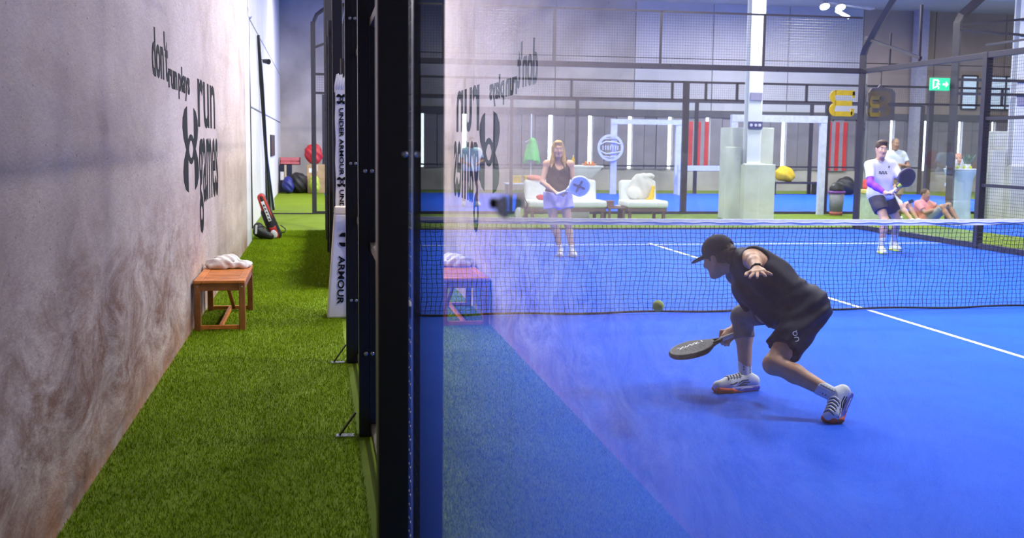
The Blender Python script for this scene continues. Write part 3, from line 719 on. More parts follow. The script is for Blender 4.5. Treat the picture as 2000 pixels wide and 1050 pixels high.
MB().tube([(0.02, 0.37, 0), (0.02, 0.37, 2.3)], 0.03, 8).build('pole', M_BLACK, ban)

# ------------------------------------------------------------------ wall lettering
XT = WX-0.0005
def wt(name, body, label, y0, z0, width, xh, weight=0.01):
    o = text_obj(name, body, M_DECAL, None, (XT, y0, z0), (0, 1, 0), (0, 0, 1), width, None, 0.003, weight, xh)
    return tag(o, label, 'lettering', 'vinyl words on the concrete wall')
wt('wall_lettering', "don't", "tall black word don't high on the concrete wall", -2.41, 1.975, 0.77, 0.225, 0.022)
wt('wall_lettering', 'run', 'small black word run right after the word don\'t', -1.63, 1.935, 0.50, 0.135, 0.03)
wt('wall_lettering', 'plays', 'small black word plays above the emblem', -1.06, 1.935, 0.76, 0.135, 0.03)
wt('wall_lettering', 'run', 'large black word run above the word games on the wall', 0.31, 1.69, 1.66, 0.455, 0.014)
wt('wall_lettering', 'games', 'large black word games at the bottom of the wall lettering', 0.30, 1.02, 1.88, 0.62, 0.014)
tag(logo('wall_emblem', M_DECAL, None, (XT, -0.29, 1.485), (0, 1, 0), (0, 0, 1), 0.57, 0.345, 0.003), 'large black emblem of two interlocking arcs on the concrete wall', 'emblem')
# ------------------------------------------------------------------ corridor: bench, towel, bags, grass
M_WOOD = mat('oiled_hardwood', (0.62, 0.20, 0.035), 0.45, 0, 0.22, 9, 0.15, 40)
M_WOODD = mat('dark_hardwood', (0.30, 0.105, 0.026), 0.5, 0, 0.25, 9, 0.15, 40)
bx0, bx1, by0, by1, bh = -1.222, -0.815, -0.52, 0.64, 0.418
bench = thing('wooden_bench', 'small slatted brown wooden bench against the concrete wall', 'bench', (bx0/2+bx1/2, by0/2+by1/2, 0))
for x in (bx0, bx1-0.05):
    for y in (by0, by1-0.05):
        MB().box(x, x+0.05, y, y+0.05, 0, bh-0.022).build('leg', M_WOODD, bench, bevel=0.004)
for x in (bx0, bx1-0.062): MB().box(x, x+0.062, by0-0.01, by1+0.01, bh-0.022, bh).build('frame_board', M_WOOD, bench, bevel=0.003)
for y in (by0-0.01, by1-0.05): MB().box(bx0+0.063, bx1-0.063, y, y+0.06, bh-0.022, bh).build('frame_board', M_WOOD, bench, bevel=0.003)
ns = 10; pw = (by1-by0-0.11)/ns
for k in range(ns):
    y = by0+0.053+k*pw
    MB().box(bx0+0.064, bx1-0.064, y+0.009, y+pw-0.009, bh-0.020, bh-0.002).build('slat', M_WOOD, bench, bevel=0.003)
for y in (by0+0.008, by1-0.028): MB().box(bx0+0.05, bx1-0.05, y, y+0.022, bh-0.085, bh-0.024).build('apron', M_WOODD, bench, bevel=0.003)
for x in (bx0+0.008, bx1-0.028): MB().box(x, x+0.022, by0+0.05, by1-0.05, bh-0.085, bh-0.024).build('apron', M_WOODD, bench, bevel=0.003)
for y in (by0+0.008, by1-0.04): MB().box(bx0+0.05, bx1-0.05, y, y+0.03, 0.012, 0.045).build('stretcher', M_WOOD, bench, bevel=0.003)
xc = (bx0+bx1)/2
MB().box(xc-0.016, xc+0.016, by0+0.04, by1-0.04, 0.014, 0.042).build('stretcher', M_WOOD, bench, bevel=0.003)
MB().bar((xc+0.03, by1-0.03, 0.03), (xc-0.0, 0.05, bh-0.03), 0.03, 0.02).build('brace', M_WOODD, bench)
for x in (bx0+0.025, bx1-0.025): bolt((x, by0-0.0005, bh-0.052), (0, -1, 0), bench, 0.006, 0.003)
# crumpled towel on the bench
M_TOWEL = mat('white_terry_towel', (0.86, 0.82, 0.76), 0.9, 0, 0.05, 40, 0.5, 260, sheen=0.3)
tw = [el((-1.10, 0.44, bh+0.035), (0.115, 0.14, 0.045), None, 0.02), el((-1.03, 0.46, bh+0.075), (0.10, 0.11, 0.045), None, 0.03), el((-0.91, 0.45, bh+0.032), (0.11, 0.10, 0.032), None, 0.03),
      rc((-1.16, 0.33, bh+0.02), (-0.86, 0.36, bh+0.02), 0.022, 0.018, 0.02), rc((-1.05, 0.34, bh+0.07), (-0.93, 0.36, bh+0.03), 0.03, 0.022, 0.02),
      rc((-0.90, 0.36, bh+0.03), (-0.83, 0.52, bh+0.03), 0.026, 0.02, 0.02), rc((-1.18, 0.40, bh+0.05), (-1.08, 0.36, bh+0.06), 0.035, 0.03, 0.02), half((0, 0, bh+0.0005), (0, 0, -1))]
tag(solid('towel', tw, 0.005, M_TOWEL, None, folds(0.009, 46, (0.8, 0.5, 0.6), 1.0), (-1.03, 0.44, bh)), 'crumpled white towel lying on the wooden bench', 'towel')
# racket bags leaning on the wall end
M_BAGB = mat('black_bag_nylon', (0.016, 0.015, 0.018), 0.55, 0, 0.2, 30, 0.15)
M_BAGR = mat('red_bag_nylon', (0.50, 0.030, 0.022), 0.5, 0, 0.12, 30, 0.1)
M_BAGW = mat('white_bag_panel', (0.72, 0.72, 0.74), 0.5)
bag = thing('racket_bag', 'red and black racket bag leaning on the wall past the bench', 'bag', (-0.95, 8.5, 0))
b0, b1 = A(-0.88, 8.42, 0.055), A(-1.11, 8.42, 0.66)
dv = (b1-b0)/np.linalg.norm(b1-b0)
sidev = np.cross(dv, A(0, 1, 0)); sidev /= np.linalg.norm(sidev)
solid('body', [rc(b0, b1, 0.085, 0.060, 0.03), rc(b0+A(0, .16, 0), b1+A(0, .16, 0), 0.085, 0.06, 0.05), rc(b0+sidev*0.03, (b0*0.4+b1*0.6)+sidev*0.035, 0.075, 0.065, 0.04)], 0.011, M_BAGB, bag)
solid('red_panel', [rc(b0+A(0, -0.012, 0)+sidev*0.012, b1+A(0, -0.012, 0), 0.083, 0.06, 0.02), rc(b0*0.7+b1*0.3+A(0, -0.09, 0), b1+A(0, -0.08, 0), 0.052, 0.03, 0.02, op='s')], 0.010, M_BAGR, bag)
MB().bar(b0*0.62+b1*0.38+A(0, -0.105, 0), b0*0.1+b1*0.9+A(0, -0.086, 0), 0.050, 0.012, (0, 1, 0)).build('white_panel', M_BAGW, bag)
for k in range(5):
    q = b0*(0.58-0.09*k)+b1*(0.42+0.09*k)
    MB().bar(q+A(0.012, -0.111+0.002*k, 0.0), q+A(-0.014, -0.111+0.002*k, 0.02), 0.014, 0.012, (0, 1, 0)).build('printed_mark', M_BAGB, bag)
MB().tube([b0+A(0.06, -0.02, 0.03), b0+A(0.14, -0.05, 0.05), b0+A(0.15, -0.03, 0.10), b0+A(0.07, 0.0, 0.16)], 0.010, 6).build('strap', M_BAGB, bag)
solid('end_pocket', [el(b0+A(-0.03, -0.10, 0.02), (0.055, 0.02, 0.07), axes((0, 1, 0), dv), 0.01)], 0.008, M_BAGW, bag)
bag2 = thing('shoe_bag', 'black holdall slumped at the foot of the red racket bag', 'bag', (-1.08, 8.15, 0))
solid('body', [rc((-1.15, 8.18, 0.13), (-0.96, 8.18, 0.05), 0.085, 0.055, 0.04), rc((-1.15, 8.25, 0.19), (-1.10, 8.25, 0.09), 0.08, 0.08, 0.04), half((0, 0, 0.001), (0, 0, -1))], 0.01, M_BAGB, bag2)
MB().tube([(-1.16, 8.10, 0.20), (-1.05, 8.06, 0.22), (-0.98, 8.08, 0.13)], 0.009, 6).build('strap', M_BAGB, bag2)
MB().bar((-1.18, 8.085, 0.10), (-1.17, 8.09, 0.24), 0.03, 0.012, (0, 1, 0)).build('label_patch', M_BAGW, bag2)

# turf blades where they can be made out
def blades():
    n = 210000
    r = np.random.RandomState(11)
    y = -6.6+16.6*r.rand(n)**1.35; x = -1.24+1.22*r.rand(n)
    k = (x > -0.05) & (np.abs(y+5.5) < 1.7)
    h = 0.010+0.012*r.rand(n); a = r.rand(n)*6.283; wd = 0.0011+0.0012*r.rand(n)*(1+(y+6.6)/9)
    lean = (r.rand(n)-0.5)*0.018; lean2 = (r.rand(n)-0.5)*0.018
    P = np.zeros((n, 3, 3), np.float32)
    P[:, 0] = np.stack([x-np.cos(a)*wd, y-np.sin(a)*wd, np.full(n, -0.001)], 1)
    P[:, 1] = np.stack([x+np.cos(a)*wd, y+np.sin(a)*wd, np.full(n, -0.001)], 1)
    P[:, 2] = np.stack([x+lean, y+lean2, h], 1)
    me = bpy.data.meshes.new('grass')
    me.vertices.add(n*3); me.vertices.foreach_set('co', P.ravel())
    me.loops.add(n*3); me.loops.foreach_set('vertex_index', np.arange(n*3, dtype=np.int32))
    me.polygons.add(n); me.polygons.foreach_set('loop_start', (np.arange(n)*3).astype(np.int32)); me.polygons.foreach_set('loop_total', np.full(n, 3, np.int32))
    me.update(calc_edges=True)
    o = put('turf_blades', me, mat('turf_blade', (0.235, 0.36, 0.004), 0.7, 0, 0.5, 35, spec=0.12))
    tag(o, 'short green artificial grass blades in the corridor', 'grass', kind='stuff')
blades()
# small blue scrap on the turf
tag(solid('scrap', [rc((-0.905, -5.985, 0.012), (-0.895, -5.955, 0.022), 0.010, 0.006, 0.01), rc((-0.895, -5.955, 0.02), (-0.91, -5.94, 0.015), 0.007, 0.005, 0.008)], 0.003, mat('blue_scrap_paper', (0.04, 0.05, 0.5), 0.6), None, None, (-0.9, -5.96, 0)), 'tiny crumpled blue scrap on the corridor turf', 'litter')
# dark pole and board leaning on the panelled wall, camera on bracket
tag(MB().tube([(-1.335, 12.9, 3.62), (-1.325, 13.7, 2.75), (-1.30, 15.0, 1.1), (-1.28, 15.75, 0.03)], [0.03, 0.045, 0.035, 0.03], 8).build('leaning_pole', M_BLACK, None, True, loc=(-1.28, 15.75, 0)), 'long dark pole leaning along the panelled wall', 'pole')
tag(MB().tube([(-1.375, 10.2, 3.7), (-1.37, 10.3, 2.2), (-1.36, 10.25, 0.02)], 0.018, 6).build('wall_cable', M_BLACK, None, True, loc=(-1.36, 10.25, 0)), 'dark cable running down the panelled wall', 'cable')
t = thing('wall_spotlight', 'small black spotlight on a bracket high on the panelled wall', 'lamp', (-1.3, 14.5, 3.25))
MB().tube([(-1.385, 14.5, 3.28), (-1.27, 14.5, 3.26)], 0.012, 6).build('bracket', M_BLACK, t)
MB().tube([(-1.30, 14.46, 3.24), (-1.20, 14.34, 3.22)], [0.045, 0.06], 12).build('spot_head', M_BLACK, t)
t = thing('leaning_board', 'pale blue board with dark edge leaning on the panelled wall', 'board', (-1.3, 16.6, 0))
MB().hexa([(-1.26, 16.0, 0.0), (-1.22, 16.0, 0.0), (-1.22, 17.2, 0.0), (-1.26, 17.2, 0.0), (-1.37, 16.0, 1.3), (-1.33, 16.0, 1.3), (-1.33, 17.2, 1.3), (-1.37, 17.2, 1.3)]).build('panel', mat('pale_blue_board', (0.62, 0.70, 0.85), 0.5), t)
MB().bar((-1.2, 15.97, 0.0), (-1.35, 15.97, 1.32), 0.05, 0.05).build('edge_frame', M_BLACK, t)
MB().bar((-1.364, 18.9, 1.45), (-1.364, 21.4, 1.45), 0.03, 0.55).build('notice_board', M_BLACK, None)
o = bpy.data.objects['notice_board']; tag(o, 'dark rectangular notice board on the far panelled wall', 'board')
t = thing('wall_hook', 'thin grey hook hanging at the top of the white wall end', 'hook', (-1.23, 7.5, 3.4))
MB().tube([(-1.225, 7.6, 3.75), (-1.215, 7.6, 3.42), (-1.19, 7.56, 3.39), (-1.17, 7.56, 3.42)], 0.012, 6).build('rod', M_STEEL, t)
MB().lathe([(0.02, 0), (0.02, 0.03)], (-1.215, 7.6, 3.52), 8).build('collar', M_STEEL, t)

# ------------------------------------------------------------------ clutter at the end of the corridor
M_CARD = mat('cardboard', (0.46, 0.31, 0.15), 0.8, 0, 0.15, 5)
M_RED = mat('red_plastic', (0.48, 0.02, 0.03), 0.5)
M_DARKN = mat('dark_navy_fabric', (0.014, 0.018, 0.045), 0.7)
M_LIME = mat('lime_fabric', (0.42, 0.55, 0.05), 0.7)
def carton(x, y, z, sx, sy, sz, label, m=None):
    t = thing('cardboard_box', label, 'box', (x, y, z), 'stored boxes at the corridor end')
    MB().box(x-sx/2, x+sx/2, y-sy/2, y+sy/2, z, z+sz).build('carton', m or M_CARD, t, bevel=0.012)
    MB().box(x-0.03, x+0.03, y-sy/2-0.002, y+sy/2+0.002, z+sz*0.55, z+sz+0.002).build('tape', mat('tape', (0.62, 0.52, 0.36), 0.4), t)
    MB().box(x-sx*0.40, x-sx*0.12, y-sy/2-0.003, y-sy/2, z+sz*0.45, z+sz*0.75).build('label_sticker', M_WHITE, t)
carton(-0.20, 24.75, 0.0, 0.62, 0.5, 0.42, 'lower brown cardboard box at the corridor end')
carton(-0.22, 24.75, 0.421, 0.60, 0.48, 0.45, 'upper brown cardboard box stacked at the corridor end')
carton(-0.72, 25.2, 0.0, 0.5, 0.5, 0.50, 'dark green storage box among the corridor clutter', mat('dark_green_box', (0.03, 0.10, 0.08), 0.6))
carton(-1.17, 25.1, 0.0, 0.38, 0.5, 0.85, 'tall dark storage box beside the far wall corner', M_DARKN)
def slump(name, label, cat, x, y, z, rx, ry, rz, m, seed, group=None):
    p = [el((x, y, z+rz), (rx, ry, rz), None, 0.04), el((x+rx*0.4, y-ry*0.2, z+rz*0.7), (rx*0.6, ry*0.7, rz*0.6), None, 0.05), el((x-rx*0.4, y-ry*0.1, z+rz*1.3), (rx*0.45, ry*0.6, rz*0.5), None, 0.05), half((0, 0, z+0.002), (0, 0, -1))]
    o = solid(name, p, max(rx, rz)/16, m, None, folds(min(rx, rz)*0.09, 5/max(rx, 0.05), (0.7, 0.2, 0.7), seed), (x, y, z))
    return tag(o, label, cat, group)
slump('jacket', 'red jacket heaped on the boxes at the corridor end', 'jacket', -0.32, 24.72, 0.872, 0.26, 0.2, 0.32, M_RED, 1.0)
slump('duffel_bag', 'black duffel bag on the clutter at the corridor end', 'bag', -0.78, 24.5, 0.0, 0.26, 0.25, 0.32, M_BAGB, 2.0)
slump('duffel_bag', 'lime green bag tucked in front of the stored boxes', 'bag', -0.30, 24.2, 0.0, 0.16, 0.18, 0.28, M_LIME, 3.0)
slump('ball_sack', 'dark blue sack on the turf beside the far corner', 'bag', -1.08, 24.2, 0.0, 0.17, 0.2, 0.26, mat('blue_sack', (0.02, 0.03, 0.22), 0.4), 4.0)
t = thing('crate', 'red plastic crate on top of the dark box', 'crate', (-1.12, 25.1, 0.851))
cm = MB(); X0, X1, Y0, Y1, Z0 = -1.34, -0.72, 24.85, 25.3, 0.853
cm.box(X0, X1, Y0, Y1, Z0, Z0+0.02); cm.box(X0, X1, Y0, Y0+0.02, Z0, Z0+0.08).box(X0, X1, Y0, Y0+0.02, Z0+0.13, Z0+0.22)
cm.box(X0, X1, Y1-0.02, Y1, Z0, Z0+0.22).box(X0, X0+0.02, Y0, Y1, Z0, Z0+0.22).box(X1-0.02, X1, Y0, Y1, Z0, Z0+0.22)
for k in range(5): cm.box(X0+k*0.15, X0+k*0.15+0.02, Y0, Y0+0.02, Z0+0.08, Z0+0.13)
cm.build('shell', mat('pale_red_plastic', (0.6, 0.16, 0.18), 0.5), t)
# sill strip across the corridor at the far court corner
tag(MB().bar((-1.38, 14.55, 0.012), (-0.3, 14.55, 0.012), 0.06, 0.022).build('floor_strip', M_DARKFRAME, None), 'thin dark strip across the corridor turf', 'strip')

# ------------------------------------------------------------------ ball
M_BALL = mat('ball_felt', (0.76, 0.95, 0.05), 0.85, 0, 0.08, 160, 0.5, 900, sheen=0.4)
bc = A(1.75, -3.6, 0.62); br = 0.0345
ball = thing('padel_ball', 'yellow felt padel ball flying above the court left of the crouching player', 'ball', bc)
mb = MB(); prof = [(br*math.sin(math.pi*k/16), -br*math.cos(math.pi*k/16)) for k in range(17)]; prof[0] = (0.0004, -br); prof[-1] = (0.0004, br)
mb.lathe(prof, bc, 24); mb.build('felt', M_BALL, ball, True)
sm_ = []
for k in range(49):
    t_ = 2*math.pi*k/48; a_ = 0.44
    v_ = Vector((math.cos(t_)*a_*1.0+ (1-a_)*math.cos(3*t_)*0.5, math.sin(t_)*a_ - (1-a_)*math.sin(3*t_)*0.5, 0.75*math.sin(2*t_))).normalized()
    v_.rotate(Matrix.Rotation(0.9, 3, 'X')); sm_.append(Vector(bc)+v_*(br*1.0))
MB().tube(sm_, 0.0012, 5, False).build('seam', mat('ball_seam', (0.75, 0.80, 0.55), 0.6), ball)
for k, (dx, dz, h_) in enumerate(((-0.001, -0.004, 0.012), (0.004, -0.004, 0.007), (0.0, 0.006, 0.006))):
    MB().bar(bc+A(dx+0.004, -br*0.985, dz), bc+A(dx+0.006, -br*0.97, dz+h_), 0.003, 0.002, (0, 1, 0)).build('printed_mark', M_DECAL, ball)

# ------------------------------------------------------------------ lounge behind the far glass
M_CUSH = mat('white_cushion', (0.84, 0.86, 0.86), 0.85, 0, 0.04, 8, 0.1, 30)
M_OAK = mat('brown_lounge_wood', (0.20, 0.12, 0.08), 0.5, 0, 0.2, 10)
def lounge_chair(x0, x1, y, label):
    t = thing('lounge_sofa' if x1-x0 > 1.1 else 'lounge_chair', label, 'sofa' if x1-x0 > 1.1 else 'chair', ((x0+x1)/2, y+0.4, 0), 'white lounge seating')
    solid('seat_cushion', [bx(((x0+x1)/2, y+0.36, 0.355), ((x1-x0)/2, 0.38, 0.075), None, 0.05)], 0.018, M_CUSH, t)
    solid('back_cushion', [bx(((x0+x1)/2-0.02, y+0.72, 0.60), ((x1-x0)/2-0.05, 0.10, 0.23), axes((0, 1, -0.18), (0, 0.18, 1)), 0.06)], 0.018, M_CUSH, t)
    MB().box(x0+0.02, x1-0.02, y+0.02, y+0.80, 0.20, 0.28).build('frame', M_OAK, t, bevel=0.01)
    for x in (x0+0.05, x1-0.11):
        for yy in (y+0.04, y+0.70): MB().box(x, x+0.06, yy, yy+0.06, 0, 0.20).build('leg', M_OAK, t)
    return t
lounge_chair(3.98, 5.60, 12.05, 'white cushioned lounge sofa behind the woman player')
lounge_chair(6.02, 6.90, 12.05, 'white cushioned lounge chair draped with a towel')
M_YEL = mat('yellow_fabric', (0.80, 0.50, 0.015), 0.7)
M_PINK = mat('coral_fabric', (0.80, 0.30, 0.24), 0.8)
M_REDF = mat('red_fabric', (0.70, 0.04, 0.03), 0.7)
tag(solid('drape', [el((6.50, 12.64, 0.70), (0.27, 0.07, 0.28), None, 0.05), el((6.58, 12.68, 0.92), (0.20, 0.10, 0.06), None, 0.05), el((6.32, 12.62, 0.56), (0.16, 0.10, 0.12), None, 0.05), half((0, 0, 0.432), (0, 0, -1))], 0.016, M_TOWEL, None, folds(0.014, 22, (0.8, 0.2, 0.5), 0.4), (6.5, 12.64, 0.43)), 'white towel draped over the lounge chair back', 'towel')
tag(solid('yellow_cloth', [rc((6.72, 12.53, 0.70), (6.66, 12.50, 0.46), 0.03, 0.06, 0.03), rc((6.66, 12.5, 0.46), (6.55, 12.47, 0.45), 0.035, 0.02, 0.03)], 0.012, M_YEL, None, folds(0.006, 40), (6.65, 12.5, 0.44)), 'small yellow cloth hanging on the draped lounge chair', 'cloth')
slump('jacket', 'coral jacket lying on the back of the white sofa', 'jacket', 4.22, 12.78, 0.80, 0.16, 0.09, 0.06, M_PINK, 1.5)
slump('jacket', 'small red top lying on the seat of the white sofa', 'jacket', 4.28, 12.35, 0.432, 0.09, 0.10, 0.05, M_REDF, 2.5)
# bag at the sofa's left end
t = thing('racket_bag', 'black and white racket bag standing at the left end of the sofa', 'bag', (3.82, 12.3, 0))
solid('body', [rc((3.83, 12.3, 0.10), (3.86, 12.34, 0.52), 0.11, 0.08, 0.03), half((0, 0, 0.002), (0, 0, -1))], 0.014, mat('charcoal_bag', (0.06, 0.075, 0.085), 0.6), t)
solid('front_pocket', [el((3.80, 12.20, 0.16), (0.09, 0.045, 0.13), None, 0.01)], 0.012, M_BAGW, t)
MB().box(3.83, 3.89, 12.145, 12.165, 0.12, 0.26).build('yellow_patch', M_LIME, t)
MB().tube([(3.9, 12.22, 0.50), (3.97, 12.18, 0.36), (3.93, 12.2, 0.18)], 0.012, 6).build('strap', M_BAGB, t)
# low table with things on it
t = thing('low_table', 'low dark wooden table between sofa and lounge chair', 'table', (5.82, 12.3, 0))
MB().box(5.62, 6.005, 12.05, 12.50, 0.26, 0.30).build('table_top', M_OAK, t, bevel=0.006)
for x in (5.64, 5.94):
    for y in (12.07, 12.44): MB().box(x, x+0.045, y, y+0.045, 0, 0.26).build('leg', M_OAK, t)
t = thing('gift_box', 'small brown box on the low table', 'box', (5.70, 12.25, 0.301))
MB().box(5.64, 5.78, 12.18, 12.32, 0.301, 0.40).build('carton', mat('brown_box', (0.28, 0.15, 0.12), 0.7), t, bevel=0.006)
MB().box(5.63, 5.79, 12.17, 12.33, 0.40, 0.425).build('lid', mat('brown_lid', (0.33, 0.18, 0.15), 0.7), t, bevel=0.006)
tag(solid('napkin', [el((5.88, 12.25, 0.315), (0.07, 0.06, 0.02), None, 0.01), half((0, 0, 0.301), (0, 0, -1))], 0.008, M_TOWEL, None, folds(0.004, 60), (5.88, 12.25, 0.301)), 'small white napkin on the low table', 'napkin')
# high white counter behind the woman
t = thing('display_counter', 'white flared counter behind the woman player', 'counter', (5.25, 13.3, 0))
MB().frustum((5.28, 13.3), (0.42, 0.42), (0.46, 0.46), 0, 0.85).build('pedestal', M_CUSH, t, bevel=0.02)
MB().frustum((5.28, 13.3), (0.46, 0.46), (0.88, 0.7), 0.85, 1.08).build('flared_top', M_CUSH, t, bevel=0.01)
MB().box(4.82, 5.74, 12.93, 13.67, 1.08, 1.12).build('counter_top', M_WHITE, t, bevel=0.006)
t = thing('fruit_tray', 'orange tray on the white counter', 'tray', (5.45, 13.2, 1.121))
MB().frustum((5.48, 13.15), (0.22, 0.18), (0.28, 0.22), 1.121, 1.165).build('tray', mat('orange_tray', (0.78, 0.30, 0.12), 0.5), t, bevel=0.005)
for dx in (-0.07, 0.0, 0.07): MB().lathe([(0.002, -0.03), (0.022, -0.02), (0.03, 0), (0.022, 0.02), (0.002, 0.03)], (5.48+dx, 13.15, 1.185), 10).build('orange', mat('orange_peel', (0.8, 0.28, 0.05), 0.6), t, True)
t = thing('drink_bottle', 'small yellow bottle on the white counter', 'bottle', (5.12, 13.1, 1.121))
MB().lathe([(0.034, 0), (0.036, 0.10), (0.030, 0.14), (0.013, 0.17), (0.013, 0.20)], (5.12, 13.1, 1.121), 12).build('bottle', M_YEL, t, True)
MB().lathe([(0.015, 0), (0.015, 0.02)], (5.12, 13.1, 1.322), 10).build('cap', M_WHITE, t)
# green hanging jacket on a stand, yellow boxes
t = thing('coat_stand', 'slim white coat stand carrying the green jacket', 'stand', (6.4, 24.44, 0))
MB().tube([(6.4, 24.44, 0), (6.4, 24.44, 2.5)], 0.02, 8).build('pole', M_WHITE, t)
MB().lathe([(0.22, 0), (0.22, 0.02), (0.03, 0.04)], (6.4, 24.44, 0), 16).build('base', M_WHITE, t)
MB().tube([(6.2, 24.39, 1.62), (6.4, 24.42, 1.72), (6.6, 24.39, 1.62)], 0.012, 6).build('hanger', M_WHITE, t)
tag(solid('jacket', [rc((6.42, 24.34, 1.62), (6.40, 24.34, 1.05), 0.12, 0.22, 0.06, cap1=True), rc((6.28, 24.34, 1.5), (6.20, 24.34, 1.02), 0.055, 0.07, 0.04), rc((6.54, 24.34, 1.5), (6.62, 24.34, 1.02), 0.055, 0.07, 0.04), el((6.41, 24.31, 1.66), (0.09, 0.09, 0.10), None, 0.04)], 0.022, mat('green_jacket', (0.16, 0.62, 0.16), 0.7), None, folds(0.012, 16, (1, 0.2, 0.1), 0.5), (6.4, 24.2, 0.85)), 'bright green hooded jacket hanging on the white stand', 'jacket')
for x, wd, lab in ((5.85, 0.30, 'left'), (6.28, 0.34, 'right')):
    t = thing('storage_box', '%s yellow storage box beneath the green jacket' % lab, 'box', (x, 24.0, 0.35), 'yellow boxes beneath the green jacket')
    MB().frustum((x, 24.0), (wd-0.04, 0.26), (wd, 0.30), 0.36, 0.56).build('tub', M_YEL, t, bevel=0.01)
    MB().box(x-wd/2-0.01, x+wd/2+0.01, 23.84, 24.16, 0.56, 0.585).build('lid', mat('yellow_lid', (0.85, 0.6, 0.05), 0.5), t, bevel=0.006)
t = thing('long_shelf', 'long low pale shelf against the far fence', 'shelf', (6.5, 24.1, 0))
MB().box(5.5, 8.3, 23.8, 24.3, 0.325, 0.36).build('shelf_board', M_WHITE, t, bevel=0.006)
for x in (5.55, 6.9, 8.2): MB().box(x, x+0.05, 23.85, 24.25, 0, 0.325).build('support', M_DARKFRAME, t)
# white portal frames and round emblem sign
M_PORT = mat('lavender_white_steel', (0.62, 0.64, 0.85), 0.5)
def portal(x0, x1, y, z1, label, wd=0.17):
    t = thing('white_portal_frame', label, 'frame', ((x0+x1)/2, y, 0), 'white steel portal frames')
    for x in (x0, x1): MB().box(x-wd/2, x+wd/2, y-0.05, y+0.05, 0, z1).build('upright', M_PORT, t)
    MB().box(x0-wd/2, x1+wd/2, y-0.06, y+0.06, z1, z1+0.16).build('crossbar', M_PORT, t)
    return t
portal(9.06, 11.2, 24.4, 2.22, 'pale portal frame behind the round emblem sign', 0.20)
t = portal(9.16, 11.33, 14.35, 2.12, 'white portal frame behind the hall column', 0.15)
portal(11.1, 13.4, 23.9, 0.78, 'low white rail frame right of the round sign', 0.12)
t = thing('round_sign', 'white ring shaped emblem sign hung on the pale portal frame', 'sign', (8.93, 24.25, 1.04))
rg = MB(); n = 40; R0, R1 = 0.345, 0.425; cx, cz, yy = 8.93, 1.475, 24.27
for k in range(n):
    a, b = 2*math.pi*k/n, 2*math.pi*(k+1)/n
    q = [(cx+r_*math.cos(t_), y_, cz+r_*math.sin(t_)) for y_ in (yy, yy+0.04) for (r_, t_) in ((R0, a), (R1, a), (R1, b), (R0, b))]
    rg.add(q, [(0, 1, 2, 3), (7, 6, 5, 4), (1, 5, 6, 2), (0, 3, 7, 4)])
rg.build('ring', M_PORT, t)
for sgn in (-1, 1):
    MB().tube([(cx-0.33, yy+0.02, cz+sgn*0.10), (cx-0.15, yy+0.02, cz+sgn*0.19), (cx+0.1, yy+0.02, cz+sgn*0.17), (cx+0.34, yy+0.02, cz+sgn*0.12)], 0.024, 6).build('curved_bar', M_PORT, t)
    MB().tube([(cx-0.26, yy+0.02, cz+sgn*0.26), (cx, yy+0.02, cz+sgn*0.30), (cx+0.2, yy+0.02, cz+sgn*0.29)], 0.018, 6).build('curved_bar', M_PORT, t)
for k in range(7): MB().box(cx-0.26+k*0.08, cx-0.225+k*0.08, yy, yy+0.03, cz-0.07, cz+0.07).build('centre_mark', M_PORT, t)
# red striped banners on the far wall
M_STR = mat('red_stripe', (0.62, 0.035, 0.045), 0.6); M_STG = mat('grey_stripe_back', (0.30, 0.28, 0.33), 0.6)
def striped(x0, x1, z0, z1, y, label):
    t = thing('striped_banner', label, 'banner', ((x0+x1)/2, y, z0), 'red striped banners')
    MB().box(x0, x1, y, y+0.03, z0, z1).build('cloth', M_STG, t)
    wd = (x1-x0)/7
    for k in range(4): MB().box(x0+2*k*wd, x0+(2*k+1)*wd, y-0.012, y, z0+0.02, z1-0.02).build('stripe', M_STR, t)
striped(12.28, 13.30, 0.78, 2.42, 27.405, 'red striped banner on the far wall left of the hall column')
striped(17.45, 18.50, 0.72, 2.48, 27.405, 'red striped banner on the far wall below the yellow numeral')

# yellow heap, waste bin, boxes, plant on portal
slump('jacket', 'bright yellow jacket heaped beside the concrete footing', 'jacket', 14.95, 24.6, 0.42, 0.34, 0.2, 0.26, M_YEL, 0.7)
t = thing('storage_bench', 'low dark bench under the yellow jacket', 'bench', (15.2, 24.6, 0))
MB().box(14.4, 16.2, 24.35, 24.85, 0.36, 0.42).build('seat_board', M_DARKFRAME, t)
for x in (14.5, 16.0): MB().box(x, x+0.08, 24.4, 24.8, 0, 0.36).build('leg', M_DARKFRAME, t)
t = thing('waste_bin', 'grey waste bin with purple liner behind the far glass', 'bin', (11.66, 14.2, 0))
bx_, by_ = 11.66, 14.2
MB().lathe([(0.145, 0.0), (0.15, 0.08)], (bx_, by_, 0), 20).build('base', mat('bin_base_red', (0.45, 0.10, 0.08), 0.5), t, True)
MB().lathe([(0.148, 0.08), (0.185, 0.52)], (bx_, by_, 0), 20).build('drum', mat('bin_grey', (0.24, 0.23, 0.27), 0.5), t, True)
MB().lathe([(0.20, 0.50), (0.205, 0.545), (0.185, 0.56)], (bx_, by_, 0), 20).build('liner_rim', mat('purple_liner', (0.20, 0.05, 0.35), 0.4), t, True)
solid('liner_bag', [el((bx_, by_, 0.60), (0.17, 0.17, 0.16), None, 0.02), half((0, 0, 0.555), (0, 0, -1))], 0.016, M_BAGB, t, folds(0.012, 30))
slump('duffel_bag', 'dark bag with a lime tag on the far bench', 'bag', 17.0, 24.4, 0.0, 0.34, 0.3, 0.30, M_BAGB, 1.2)
slump('duffel_bag', 'red bag beside the dark bag on the far turf', 'bag', 18.0, 24.4, 0.0, 0.42, 0.25, 0.30, M_REDF, 2.2)
t = thing('cool_box', 'pale green cool box with a yellow lid left of the standing man', 'box', (11.65, 12.6, 0))
